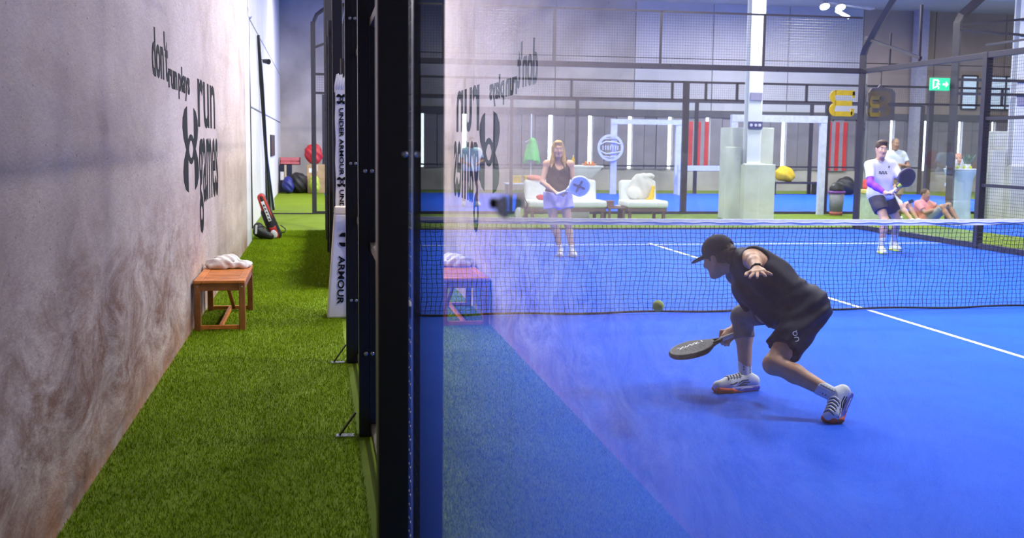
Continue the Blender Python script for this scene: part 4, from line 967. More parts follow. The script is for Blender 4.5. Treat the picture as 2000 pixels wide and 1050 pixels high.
MB().frustum((11.65, 12.6), (0.34, 0.30), (0.38, 0.34), 0, 0.58).build('tub', mat('pale_green_tub', (0.52, 0.62, 0.50), 0.5), t, bevel=0.02)
MB().box(11.43, 11.87, 12.41, 12.79, 0.58, 0.66).build('lid', mat('cool_yellow', (0.80, 0.62, 0.10), 0.5), t, bevel=0.015)
t = thing('ivy_garland', 'green ivy sprigs hanging on the white portal upright', 'plant', (9.18, 14.22, 1.0))
rr = random.Random(5)
MB().tube([(9.20, 14.27, 1.75), (9.17, 14.25, 1.3), (9.20, 14.27, 0.8), (9.16, 14.26, 0.55)], 0.006, 5).build('stem', mat('ivy_stem', (0.10, 0.14, 0.04), 0.7), t)
for k in range(22):
    z = rr.choice((1.45, 1.38, 1.02, 0.98, 0.70, 0.62))+rr.uniform(-0.06, 0.06); x = 9.18+rr.uniform(-0.07, 0.07); a = rr.uniform(0, 6)
    MB().plate([(0, 0), (0.035, 0.02), (0.03, 0.05), (0, 0.08), (-0.03, 0.05), (-0.035, 0.02)], (x, 14.23+rr.uniform(-0.03, 0.02), z), (math.cos(a), 0.3, math.sin(a)), (-math.sin(a), 0.2, math.cos(a)), 0.003).build('leaf', mat('ivy_leaf', (0.06, 0.20, 0.04), 0.5), t)
# yellow court numeral, seen from behind through the glass, and the dark board with its twin
M_NUM = mat('yellow_numeral', (0.86, 0.52, 0.008), 0.5)
def numeral(name, parent, x0, y, z0, wd, ht, material, th=0.02):
    s = 0.24*ht/1.0
    mb = MB()
    def seg(a0, b0, a1, b1): mb.box(x0+a0*wd, x0+a1*wd, y, y+th, z0+b0*ht, z0+b1*ht)
    seg(0.22, 0.0, 0.92, 0.19); seg(0.22, 0.81, 1.0, 1.0); seg(0.22, 0.405, 0.90, 0.60)
    # rounded spine of the mirrored three
    for (zc, hh) in ((0.255, 0.255), (0.745, 0.255)):
        n_ = 10
        for k in range(n_):
            a, b = math.pi/2+math.pi*k/n_, math.pi/2+math.pi*(k+1)/n_
            P = []
            for (ra, rb) in ((0.22, 0.10), ):
                for t_ in (a, b):
                    P.append((0.24+0.24*math.cos(t_), zc+hh*math.sin(t_))); P.append((0.24+0.03*math.cos(t_), zc+(hh-0.18)*math.sin(t_)))
            q = [P[0], P[2], P[3], P[1]]
            vs = [(x0+u_*wd, y, z0+v_*ht) for u_, v_ in q]+[(x0+u_*wd, y+th, z0+v_*ht) for u_, v_ in q]
            mb.add(vs, [(0, 1, 2, 3), (7, 6, 5, 4), (0, 4, 5, 1), (1, 5, 6, 2), (2, 6, 7, 3), (3, 7, 4, 0)])
    seg(0.86, 0.05, 0.99, 0.30); seg(0.90, 0.72, 1.0, 0.95)
    return mb.build(name, material, parent)
tag(numeral('court_numeral', None, 9.37, 10.025, 2.15, 0.51, 0.49, M_NUM), 'big yellow mirrored numeral 3 on the far glass wall', 'sign')
t = thing('number_board', 'dark round topped number board beside the far corner post', 'sign', (10.55, 10.3, 2.1))
MB().plate([(0, 0), (0.55, 0), (0.55, 0.52), (0.48, 0.60), (0.30, 0.62), (0.24, 0.68), (0.18, 0.62), (0.05, 0.60), (0, 0.52)], (10.30, 10.33, 2.10), (1, 0, 0), (0, 0, 1), 0.05).build('board', mat('charcoal_board', (0.055, 0.045, 0.07), 0.6), t)
numeral('numeral', t, 10.32, 10.262, 2.16, 0.22, 0.40, mat('dim_yellow_numeral', (0.22, 0.14, 0.02), 0.6), 0.017)
MB().tube([(10.55, 10.30, 2.75), (10.55, 10.30, 3.02), (10.05, 10.02, 3.02)], 0.012, 6).build('hanger', M_DARKFRAME, t)
# exit sign
M_EXG = mat('exit_green', (0.01, 0.45, 0.20), 0.5, emit=(0.01, 0.55, 0.24), estr=0.9); M_EXW = mat('exit_white', (0.9, 0.95, 0.92), 0.5, emit=(0.9, 1.0, 0.95), estr=1.4)
t = thing('exit_sign', 'green exit sign with running figure and white arrow', 'sign', (13.0, 12.3, 2.8))
ex0, ex1, ez0, ez1, ey = 12.77, 13.22, 2.80, 3.07, 12.30
MB().box(ex0, ex1, ey, ey+0.06, ez0, ez1).build('light_box', M_EXG, t, bevel=0.008)
mb = MB(); fx = ex0+0.13
mb.box(ex0+0.05, ex0+0.075, ey-0.004, ey, ez0+0.04, ez1-0.04).box(ex0+0.05, ex0+0.17, ey-0.004, ey, ez1-0.06, ez1-0.035)
mb.build('doorway', M_EXW, t)
mb = MB(); mb.lathe([(0.022, 0), (0.022, 0.004)], (fx+0.045, ey, ez1-0.075), 12, Matrix.Rotation(math.pi/2, 3, 'X'))
for (a, b) in (((0.04, 0.165), (0.02, 0.10)), ((0.02, 0.10), (0.06, 0.075)), ((0.06, 0.075), (0.055, 0.035)), ((0.02, 0.10), (-0.01, 0.07)), ((-0.01, 0.07), (-0.045, 0.06)), ((0.04, 0.155), (0.085, 0.125)), ((0.035, 0.155), (0.0, 0.13))):
    mb.bar((fx+a[0], ey-0.002, ez0+a[1]), (fx+b[0], ey-0.002, ez0+b[1]), 0.022, 0.004, (0, 1, 0))
mb.build('running_figure', M_EXW, t)
MB().plate([(0, -0.018), (0.07, -0.018), (0.07, -0.062), (0.135, 0), (0.07, 0.062), (0.07, 0.018), (0, 0.018)], (ex1-0.17, ey-0.0005, (ez0+ez1)/2), (1, 0, 0), (0, 0, 1), 0.004).build('arrow', M_EXW, t)
MB().box(12.98, 13.42, 12.34, 12.37, 2.9, 2.96).build('bracket', M_DARKFRAME, t)
# bar table with cover, bottles, plant
t = thing('bar_table', 'tall bar table with a pale blue stretch cover beyond the right fence', 'table', (13.87, 12.75, 0))
MB().lathe([(0.30, 0.0), (0.26, 0.05), (0.235, 0.45), (0.27, 0.9), (0.345, 1.07), (0.35, 1.10)], (13.87, 12.75, 0), 28).build('stretch_cover', mat('pale_blue_cover', (0.52, 0.68, 0.80), 0.7, 0, 0.06, 4), t, True)
MB().lathe([(0.36, 1.10), (0.36, 1.125)], (13.87, 12.75, 0), 28).build('table_top', M_WHITE, t)
M_LEAF = mat('dusty_leaf', (0.16, 0.26, 0.20), 0.6)
t = thing('potted_plant', 'small leafy plant in a white pot on the bar table', 'plant', (14.01, 12.7, 1.126))
MB().lathe([(0.045, 0), (0.06, 0.10)], (14.01, 12.7, 1.126), 14).build('pot', M_WHITE, t, True)
for k in range(26):
    a = rr.uniform(0, 6.28); l_ = rr.uniform(0.12, 0.30); e_ = rr.uniform(0.5, 1.4)
    d_ = Vector((math.cos(a)*math.cos(e_), math.sin(a)*math.cos(e_), math.sin(e_)))
    s_ = d_.cross(Vector((0, 0, 1))).normalized()
    MB().plate([(0, 0), (0.25*l_, 0.12*l_), (0.6*l_, 0.14*l_), (l_, 0), (0.6*l_, -0.14*l_), (0.25*l_, -0.12*l_)], Vector((14.01, 12.7, 1.21)), d_, s_, 0.003).build('leaf', M_LEAF, t)
for k, (x, y, c_, lab) in enumerate(((13.67, 12.62, M_WHITE, 'white bottle at the left edge of the bar table'), (13.80, 12.60, M_WHITE, 'white bottle in the middle of the bar table'))):
    t = thing('drink_bottle', lab, 'bottle', (x, y, 1.126), 'bottles on the bar table')
    MB().lathe([(0.033, 0), (0.034, 0.13), (0.014, 0.18), (0.014, 0.21)], (x, y, 1.126), 12).build('bottle', c_, t, True)
    MB().lathe([(0.016, 0), (0.016, 0.025)], (x, y, 1.336), 10).build('cap', M_STEEL, t)
for k, (x, y, lab) in enumerate(((13.66, 12.52, 'yellow ball near the left rim of the bar table'), (13.78, 12.48, 'yellow ball between the bottles on the bar table'), (13.92, 12.47, 'yellow ball in front of the plant on the bar table'))):
    o = MB().lathe([(0.033*math.sin(math.pi*j/10)+0.0003, 0.033-0.033*math.cos(math.pi*j/10)) for j in range(11)], (x, y, 1.126), 14).build('padel_ball', M_BALL, None, True, loc=(x, y, 1.126))
    tag(o, lab, 'ball', 'balls on the bar table')
# bluish windows high beyond the right court
M_WIN = mat('daylit_window', (0.55, 0.65, 0.78), 0.2, emit=(0.55, 0.68, 0.85), estr=0.55)
for k, (x0, x1, z0, z1) in enumerate(((22.9, 23.5, 3.0, 4.2), (24.0, 26.6, 3.0, 4.2))):
    o = MB().box(x0, x1, 27.42, 27.49, z0, z1).build('window_%d' % (k+1), M_WIN); o['kind'] = 'structure'
    f = MB()
    for x in np.linspace(x0, x1, 2 if k == 0 else 5): f.box(x-0.03, x+0.03, 27.38, 27.44, z0, z1)
    f.box(x0, x1, 27.38, 27.44, z0-0.03, z0+0.03).box(x0, x1, 27.38, 27.44, z1-0.03, z1+0.03)
    f.build('window_frame', M_DARKFRAME, o)
# flag pole column at the far wall
tag(MB().box(20.85, 21.25, 27.0, 27.38, 0, 6.45).build('wall_column', mat('mauve_column', (0.42, 0.40, 0.50), 0.6), None, loc=(21.05, 27.2, 0)), 'mauve steel column against the right part of the far wall', 'column')
# ------------------------------------------------------------------ people
def unit(v): v = np.array(v, float); return v/np.linalg.norm(v)
def skin(name, c): return mat(name, c, 0.5, 0, 0.06, 18, 0.06, 300)
SK1 = skin('skin_tanned', (0.74, 0.385, 0.21)); SK2 = skin('skin_fair', (0.72, 0.42, 0.29)); SK3 = skin('skin_rosy', (0.70, 0.36, 0.26)); SK4 = skin('skin_brown', (0.42, 0.22, 0.13))
M_EYEW = mat('eye_white', (0.82, 0.82, 0.82), 0.2); M_IRIS = mat('eye_iris', (0.05, 0.03, 0.02), 0.15); M_LIP = mat('lips', (0.45, 0.14, 0.12), 0.45)
HAIRB = mat('brown_hair', (0.060, 0.028, 0.014), 0.5, 0, 0.3, 60, 0.5, 120); HAIRY = mat('blond_hair', (0.62, 0.38, 0.13), 0.5, 0, 0.3, 60, 0.5, 120); HAIRG = mat('grey_hair', (0.16, 0.13, 0.11), 0.6, 0, 0.3, 60, 0.5, 120)

def head_prims(hc, f, u, neck, s=1.0):
    R = axes(f, u); P = lambda x, y, z: np.array(hc)+R@np.array([x, y, z])*s
    S = lambda *r: tuple(s*x for x in r)
    o = [rc(neck, P(0, -0.02, -0.055), 0.060*s, 0.056*s, 0.03),
         el(P(0, -0.012, 0.03), S(0.075, 0.095, 0.092), R, 0.02), el(P(0, 0.03, -0.035), S(0.060, 0.062, 0.085), R, 0.03),
         rc(P(-0.02, 0.058, -0.098), P(0.02, 0.058, -0.098), 0.021*s, None, 0.02)]
    for a in (-1, 1):
        o += [rc(P(a*0.052, 0.0, -0.055), P(a*0.022, 0.055, -0.098), 0.022*s, 0.018*s, 0.025), el(P(a*0.076, -0.008, -0.008), S(0.010, 0.020, 0.033), R, 0.008),
              el(P(a*0.036, 0.068, -0.025), S(0.022, 0.018, 0.02), R, 0.02)]
    o += [rc(P(0, 0.090, 0.004), P(0, 0.107, -0.030), 0.009*s, 0.0135*s, 0.012), rc(P(-0.03, 0.082, 0.030), P(0.03, 0.082, 0.030), 0.010*s, None, 0.02)]
    for a in (-1, 1): o.append(el(P(a*0.031, 0.101, 0.010), S(0.019, 0.018, 0.012), R, 0.012, op='s'))
    return o, P, R
def face_parts(P, R, par, s=1.0, brow=None):
    for a in (-1, 1):
        e = MB().lathe([(0.0122*s*math.sin(math.pi*j/10)+1e-4, -0.0122*s*math.cos(math.pi*j/10)) for j in range(11)], P(a*0.031, 0.0755, 0.009), 12).build('eye', M_EYEW, par, True)
        MB().lathe([(0.0066*s*math.sin(math.pi*j/8)+1e-4, -0.0066*s*math.cos(math.pi*j/8)) for j in range(9)], P(a*0.031, 0.0825, 0.009), 10).build('iris', M_IRIS, e, True)
        MB().tube([P(a*0.014, 0.091, 0.030), P(a*0.032, 0.090, 0.036), P(a*0.048, 0.077, 0.031)], [0.003*s, 0.0042*s, 0.002*s], 6).build('eyebrow', brow or HAIRB, par)
    MB().tube([P(-0.022, 0.079, -0.063), P(-0.008, 0.0915, -0.059), P(0.008, 0.0915, -0.059), P(0.022, 0.079, -0.063)], [0.002*s, 0.005*s, 0.005*s, 0.002*s], 6).build('lips', M_LIP, par)
def hair_short(P, R, s=1.0, top=0.0, low=-0.045):
    S = lambda *r: tuple(s*x for x in r); u = R[:, 2]
    return [el(P(0, -0.02, 0.040+top), S(0.084, 0.103, 0.094), R, 0.02), el(P(0, 0.045, 0.105+top), S(0.06, 0.05, 0.03), R, 0.03),
            el(P(0, 0.10, -0.045), S(0.072, 0.085, 0.105), R, 0.015, op='s'), half(P(0, 0, low), -u)]
def hand_prims(w, d, n, th, s=1.0, curl=0.35, side=1, spread=0.0, thumb_in=0.5):
    """w wrist, d pointing direction, n palm normal, side picks the thumb side, curl per joint in radians"""
    d = unit(d); n = np.array(n, float); n = unit(n-d*np.dot(n, d)); lat = np.cross(d, n)*side
    w = np.array(w, float)
    o = [rc(w-d*0.01, w+d*0.03*s, 0.026*s, 0.024*s, 0.02), bx(w+d*0.052*s, (0.042*s, 0.044*s, 0.0155*s), np.stack([lat, d, n], 1), 0.013, 0.015)]
    L_ = (0.072, 0.080, 0.075, 0.060)
    for i in range(4):
        off = (0.030-0.020*i)*s
        p = w+d*0.090*s+lat*off; a = 0.0; fd = unit(d+lat*spread*(0.030-0.020*i)/0.03)
        for j, fr in enumerate((0.45, 0.30, 0.25)):
            a += curl*(0.8 if j == 0 else 1.0)
            q = p+(fd*math.cos(a)+n*math.sin(a))*L_[i]*fr*s
            o.append(rc(p, q, (0.0098-0.0008*j)*s, (0.0094-0.0009*j)*s, 0.004)); p = q
    p = w+d*0.028*s+lat*0.032*s
    q = p+unit(lat*0.8+d*0.6+n*0.35*thumb_in)*0.040*s; r_ = q+unit(lat*(0.5-thumb_in*0.8)+d*0.8+n*(0.7*thumb_in))*0.034*s
    o += [rc(p-lat*0.012*s, q, 0.016*s, 0.0115*s, 0.010), rc(q, r_, 0.0115*s, 0.009*s, 0.004)]
    return o
def torso(J, s, inf=0.0, top=True, low=0.0, k=0.06, female=False):
    latp = unit(J['rh']-J['lh']); lats = unit(J['rs']-J['ls'])
    pts = [(0.0, 0.080, 0.108), (0.30, 0.062, 0.102), (0.6, 0.078, 0.106), (0.85, 0.100, 0.110), (1.15, 0.118, 0.092)]
    if female: pts = [(0.0, 0.085, 0.108), (0.30, 0.058, 0.090), (0.6, 0.062, 0.090), (0.85, 0.078, 0.098), (1.15, 0.098, 0.080)]
    out = []; ch = np.array(J['chest']); pe = np.array(J['pel']); ne = np.array(J['neck'])
    for t, hw, r in pts:
        if t < low: continue
        c = pe+(ch-pe)*min(t, 1.0)+(ne-ch)*max(0, t-1.0)*2.2
        lat = unit(latp*(1-min(t, 1))+lats*min(t, 1))
        out.append(rc(c-lat*hw*s, c+lat*hw*s, r*s+inf, None, k))
    if top:
        for a in ('ls', 'rs'):
            nb = ch*0.25+ne*0.75; out.append(rc(nb, np.array(J[a])*0.92+nb*0.08, 0.052*s+inf, 0.052*s+inf, 0.05))
    if female:
        fwd = J['fwd']; lat = lats
        for a in (-1, 1): out.append(el(ch*0.9+ne*0.1+lat*a*0.062*s+fwd*0.075*s, (0.055*s+inf,)*3, None, 0.04))
    return out
def arm(J, a, s=1.0, inf=0.0, female=False):
    S, E, W = (np.array(J[a+x]) for x in ('s', 'e', 'w')); q = 0.86 if female else 1.0
    return [el(S, (0.060*s*q+inf,)*3, None, 0.03), rc(S, E, 0.050*s*q+inf, 0.041*s*q+inf, 0.03), rc(E, E*0.65+W*0.35, 0.041*s*q+inf, 0.041*s*q+inf, 0.02), rc(E*0.65+W*0.35, W, 0.041*s*q+inf, 0.027*s*q+inf, 0.02)]
def leg(J, a, s=1.0, inf=0.0):
    H, K, N_ = (np.array(J[a+x]) for x in ('h', 'k', 'a')); m = (H+N_)/2-K; b = unit(m)*0.014*s if np.linalg.norm(m) > 0.03 else np.zeros(3)
    md = K*0.68+N_*0.32+b
    return [rc(H, K, 0.090*s+inf, 0.057*s+inf, 0.03), el(K, (0.058*s+inf,)*3, None, 0.02), rc(K+b*0.5, md, 0.052*s+inf, 0.057*s+inf, 0.03), rc(md, N_, 0.056*s+inf, 0.036*s+inf, 0.02)]
def shoe(par, heel, ball, toe, up, ankle, m_up, m_sole, vox=0.008, s=1.0, up2=None, detail=None):
    heel, ball, toe, up, ankle = (np.array(x, float) for x in (heel, ball, toe, up, ankle)); up = unit(up)
    up2 = unit(up2) if up2 is not None else up
    f = unit(ball-heel); f2 = unit(toe-ball); lat = np.cross(f, up); lat /= np.linalg.norm(lat)
    h_ = heel+up*0.056*s+f*0.037*s; b_ = ball+up*0.052*s; t_ = toe+up2*0.042*s-f2*0.034*s
    U = [rc(h_, b_, 0.036*s, 0.038*s, 0.02), rc(b_+up*0.006*s, ankle*0.75+h_*0.25+f*0.02, 0.031*s, 0.037*s, 0.03), rc(b_, t_, 0.038*s, 0.027*s, 0.02), rc(h_, ankle, 0.038*s, 0.043*s, 0.03, cap1=True)]
    for a in (-1, 1): U.append(rc(b_+lat*a*0.010*s-up*0.006*s, t_+lat*a*0.008*s-up2*0.004*s, 0.034*s, 0.025*s, 0.02))
    # hollow for the ankle
    u_ = solid('upper', U, vox, m_up, par)
    So = []
    for a in (-0.030, -0.010, 0.010, 0.030):
        w_ = 0.85 if abs(a) > 0.02 else 1.0
        So += [rc(heel+up*0.021*s+f*0.024*s+lat*a*0.95*s, ball+up*0.020*s+lat*a*1.25*s, 0.0205*s, 0.0190*s, 0.012), rc(ball+up*0.020*s+lat*a*1.25*s, toe+up2*0.018*s-f2*0.03*s/w_+lat*a*0.85*s, 0.0190*s, 0.0165*s, 0.012)]
    so = solid('sole', So, vox*0.8, m_sole, par)
    return u_, so, f, lat
def sock(J, a, f0, f1, r0, r1, m, par, vox=0.008):
    K, N_ = np.array(J[a+'k']), np.array(J[a+'a']); p0 = K*(1-f0)+N_*f0; p1 = K*(1-f1)+N_*f1
    return solid('sock', [rc(p0, p1, r0, r1, 0.01, cap0=True)], vox, m, par)

# ---------------------------------------------------------------- the crouching player
M_NAVY = mat('navy_sport_fabric', (0.012, 0.014, 0.034), 0.62, 0, 0.2, 20, 0.1, 500, spec=0.12)
M_NAVY2 = mat('navy_shorts_fabric', (0.010, 0.012, 0.040), 0.55, 0, 0.2, 20, 0.1, 500, spec=0.12)
M_CAP = mat('dark_cap_fabric', (0.020, 0.024, 0.045), 0.7, 0, 0.15, 60, 0.2, 700, spec=0.15)
M_SLEEVE = mat('grey_compression_sleeve', (0.16, 0.145, 0.145), 0.6, 0, 0.2, 14, 0.15, 400)
M_SOCK = mat('white_sock', (0.85, 0.87, 0.92), 0.9, 0, 0.04, 60, 0.4, 500)
M_SHOE = mat('white_shoe_mesh', (0.78, 0.80, 0.84), 0.6, 0, 0.06, 60, 0.2, 500)
M_ORANGE = mat('orange_rubber', (0.85, 0.13, 0.035), 0.5)
M_SHBLUE = mat('blue_shoe_midsole', (0.10, 0.12, 0.55), 0.5)
HJ = dict(pel=A(2.645, -3.56, 0.605), rh=A(2.60, -3.46, 0.575), lh=A(2.665, -3.66, 0.575), chest=A(2.465, -3.36, 0.775), neck=A(2.345, -3.265, 0.875),
          head=A(2.258, -3.215, 0.868), ls=A(2.375, -3.455, 0.872), le=A(2.275, -3.735, 0.905), lw=A(2.205, -3.965, 0.868),
          rs=A(2.425, -3.095, 0.735), re=A(2.585, -2.965, 0.535), rw=A(2.430, -3.075, 0.375),
          rk=A(2.462, -3.13, 0.475), ra=A(2.470, -3.20, 0.095), lk=A(2.385, -3.82, 0.300), la=A(2.685, -4.005, 0.150), fwd=A(-0.5, 0.5, -0.7))
hero = thing('person', 'crouching player in navy sleeveless top and cap lunging low with a black racket', 'person', (2.6, -3.55, 0))
hf, hu = unit((-0.60, 0.74, -0.34)), unit((-0.20, 0.14, 0.97))
hp, HP, HR = head_prims(HJ['head'], hf, hu, HJ['neck']*0.8+HJ['chest']*0.2, 1.03)
bp_ = torso(HJ, 0.98)+arm(HJ, 'l', 0.98)+arm(HJ, 'r', 0.98)+leg(HJ, 'l', 0.98)+leg(HJ, 'r', 0.98)+hp
# left hand stretched back towards the camera, palm down
bp_ += hand_prims(HJ['lw'], (-0.24, -0.95, -0.03), (0.12, -0.10, -1.0), 1, 1.0, 0.10, -1, 0.55, 0.2)
# right hand closed on the grip
rd_ = unit(A(-0.55, -0.35, -0.60)); gp = A(2.372, -3.115, 0.330)
bp_ += hand_prims(HJ['rw'], (-0.62, -0.42, -0.42), (0.15, 0.62, -0.70), 1, 0.98, 0.95, -1, 0.0, 1.0)
body = solid('body', bp_, 0.0062, SK1, hero)
face_parts(HP, HR, hero, 0.98)
hero_hair = [el(HP(0, -0.03, 0.012), (0.081, 0.094, 0.080), HR, 0.02), rc(HP(-0.035, -0.088, -0.045), HP(0.035, -0.088, -0.045), 0.020, None, 0.02), rc(HP(0.074, 0.02, 0.0), HP(0.077, 0.012, -0.03), 0.008, 0.005, 0.01), rc(HP(-0.074, 0.02, 0.0), HP(-0.077, 0.012, -0.03), 0.008, 0.005, 0.01),
             el(HP(0, 0.085, -0.03), (0.075, 0.075, 0.12), HR, 0.01, op='s'), el(HP(0.085, 0.0, -0.025), (0.02, 0.024, 0.035), HR, 0.008, op='s'), el(HP(-0.085, 0.0, -0.025), (0.02, 0.024, 0.035), HR, 0.008, op='s')]
solid('hair', hero_hair, 0.006, HAIRB, hero)
cap_p = [el(HP(0, -0.012, 0.045), (0.089, 0.108, 0.094), HR, 0.02), half(HP(0, -0.1, 0.012), -unit(HR[:, 2]*1.0+HR[:, 1]*0.08)), el(HP(0, -0.118, 0.040), (0.030, 0.03, 0.024), HR, 0.006, op='s')]
cap = solid('cap', cap_p, 0.006, M_CAP, hero)
solid('cap_peak', [el(HP(0, 0.125, 0.022), (0.070, 0.062, 0.010), axes(unit(HR[:, 1]-0.22*HR[:, 2]), HR[:, 2]), 0.01), rc(HP(-0.06, 0.075, 0.024), HP(0.06, 0.075, 0.024), 0.010, None, 0.02)], 0.005, M_CAP, hero)
MB().lathe([(0.009, 0), (0.008, 0.005), (0.002, 0.008)], HP(0, -0.012, 0.134), 10).build('cap_button', M_CAP, cap, True)
MB().tube([HP(-0.030, -0.115, 0.022), HP(0, -0.123, 0.020), HP(0.030, -0.115, 0.022)], 0.006, 6).build('cap_strap', M_CAP, cap)
bpy.data.objects['cap_strap'].name = 'cap_strap'
for (x_, z_) in ((-0.02, 0.043), (0.006, 0.047)):
    MB().lathe([(0.007, 0), (0.007, 0.003)], HP(x_-0.03, -0.112, z_), 10, Matrix.Rotation(math.pi/2, 3, 'X')).build('cap_eyelet', mat('brass_eyelet', (0.45, 0.36, 0.2), 0.4, 0.6), cap)
# sleeveless top
tp = torso(HJ, 0.98, 0.016, True)
nb = HJ['chest']*0.25+HJ['neck']*0.75
sp = unit(HJ['chest']-HJ['pel'])
arm_cut = [rc(HJ[a]*1.0+unit(HJ[a]-nb)*0.035, HJ[a]+(HJ[e]-HJ[a])*1.0, 0.070, 0.075, 0.006, op='s', cap0=True) for a, e in (('ls', 'le'), ('rs', 're'))]
lat_s = unit(HJ['rs']-HJ['ls'])
arm_cut = [el(HJ['ls']-lat_s*0.075, (0.066, 0.085, 0.085), axes(lat_s, (0, 0, 1))[:, [1, 0, 2]], 0.01, op='s'), el(HJ['rs']+lat_s*0.075, (0.066, 0.085, 0.085), axes(lat_s, (0, 0, 1))[:, [1, 0, 2]], 0.01, op='s')]
tp += [rc(A(2.43, -3.34, 0.69), A(2.56, -3.46, 0.56), 0.105, 0.115, 0.06), rc(A(2.415, -3.27, 0.66), A(2.47, -3.25, 0.575), 0.075, 0.06, 0.05)]
tp += arm_cut+[half(HJ['pel']+sp*0.035, -sp), half(HJ['neck']+unit(HJ['neck']-HJ['chest'])*0.030, unit(HJ['neck']-HJ['chest']))]
solid('tank_top', tp, 0.0075, M_NAVY, hero, folds(0.0065, 40, (0.6, -0.2, 0.9), 0.6))
# shorts
def thigh_tube(a, f, r0, r1, fl):
    H, K = HJ[a+'h'], HJ[a+'k']; e = H+(K-H)*f
    return rc(H, e, r0, r1, 0.035, cap1=True)
shp = [q for q in torso(HJ, 0.98, 0.022, False)[:2]]
shp += [thigh_tube('l', 0.72, 0.112, 0.104, 0), thigh_tube('r', 0.60, 0.108, 0.098, 0), el(HJ['pel']+A(0.06, -0.02, -0.02), (0.125, 0.135, 0.125), None, 0.05), half(HJ['pel']+sp*0.10, sp)]
shorts = solid('shorts', shp, 0.0075, M_NAVY2, hero, folds(0.0085, 52, (-0.5, 0.1, 1.0), 2.2))
# knee sleeve on the forward leg
K_, H_, N2 = HJ['rk'], HJ['rh'], HJ['ra']; bnd = unit((H_+N2)/2-K_)*0.010
solid('knee_sleeve', [rc(K_+(H_-K_)*0.50, K_, 0.084, 0.067, 0.02, cap0=True), el(K_, (0.068,)*3, None, 0.02), rc(K_, K_+(N2-K_)*0.34+bnd*1.2, 0.066, 0.067, 0.02, cap1=True)], 0.007, M_SLEEVE, hero, folds(0.0022, 60, (0.3, 0, 1), 1.1))
# dark sleeve on the racket arm
solid('arm_sleeve', [rc(HJ['re']*1.02-HJ['rw']*0.02, HJ['re']*0.18+HJ['rw']*0.82, 0.047, 0.034, 0.01, cap1=True)], 0.006, mat('dark_green_sleeve', (0.018, 0.03, 0.03), 0.6), hero)
# socks and shoes
sock(HJ, 'r', 0.74, 1.04, 0.0435, 0.041, M_SOCK, hero, 0.006)
sock(HJ, 'l', 0.72, 1.04, 0.0435, 0.041, M_SOCK, hero, 0.006)
def stripe(p, q, r, m, name, par): MB().tube([p, q], r, 5).build(name, m, par)
for a, side in (('r', A(0.15, -1, 0)), ('l', A(-0.35, -0.85, 0.3))):
    K_, N2 = HJ[a+'k'], HJ[a+'a']; d_ = unit(N2-K_); s_ = unit(side-d_*np.dot(side, d_)); c_ = np.cross(d_, s_)
    p0, p1 = K_+(N2-K_)*0.75, K_+(N2-K_)*1.0
    stripe(p0+unit(s_-0.35*c_)*0.0435, p1+unit(s_-0.35*c_)*0.0415, 0.0016, M_DECAL, 'sock_seam', hero)
    for k in range(4):
        q = K_+(N2-K_)*(0.80+0.045*k); MB().tube([q+unit(s_-0.4*c_)*0.0435, q+unit(s_-0.75*c_)*0.0435], 0.0009, 4).build('sock_rib', M_DECAL, hero)
    q = K_+(N2-K_)*0.86
    MB().tube([q+unit(s_+0.75*c_)*0.043+d_*0.010*math.sin(t_)+c_*0.006*math.cos(t_) for t_ in np.linspace(0.6, 5.6, 9)], 0.0022, 5).build('sock_emblem', M_DECAL, hero)
rheel, rball, rtoe = A(2.560, -3.19, 0.007), A(2.345, -3.235, 0.007), A(2.235, -3.26, 0.012)
shoe1 = shoe(hero, rheel, rball, rtoe, (0, 0, 1), HJ['ra']+A(0, 0, 0.0), M_SHOE, M_SHBLUE, 0.0058)
lheel, lball, ltoe = A(2.790, -3.962, 0.150), A(2.672, -4.045, 0.016), A(2.598, -4.085, 0.010)
uph = unit(np.cross(np.cross(lball-lheel, A(0, 0, 1)), lball-lheel))
shoe2 = shoe(hero, lheel, lball, ltoe, uph, HJ['la'], M_SHOE, M_SHBLUE, 0.0058, 1.0, (0, 0, 1))
def cling(name, curves, c, ax, ay, dirv, r, m, par, bv, lift=0.0005):
    for pts in curves:
        P = []
        for x, y in pts:
            h = bv.ray_cast(Vector(c)+Vector(ax)*x+Vector(ay)*y-Vector(dirv)*0.4, Vector(dirv))
            if h[0] is not None: P.append(h[0]+h[1]*lift)
        if len(P) > 1: MB().tube(P, r, 5).build(name, m, par)
def bvh_of(o): return BVHTree.FromPolygons([Vector(v.co)+origin(o) for v in o.data.vertices], [tuple(p.vertices) for p in o.data.polygons])
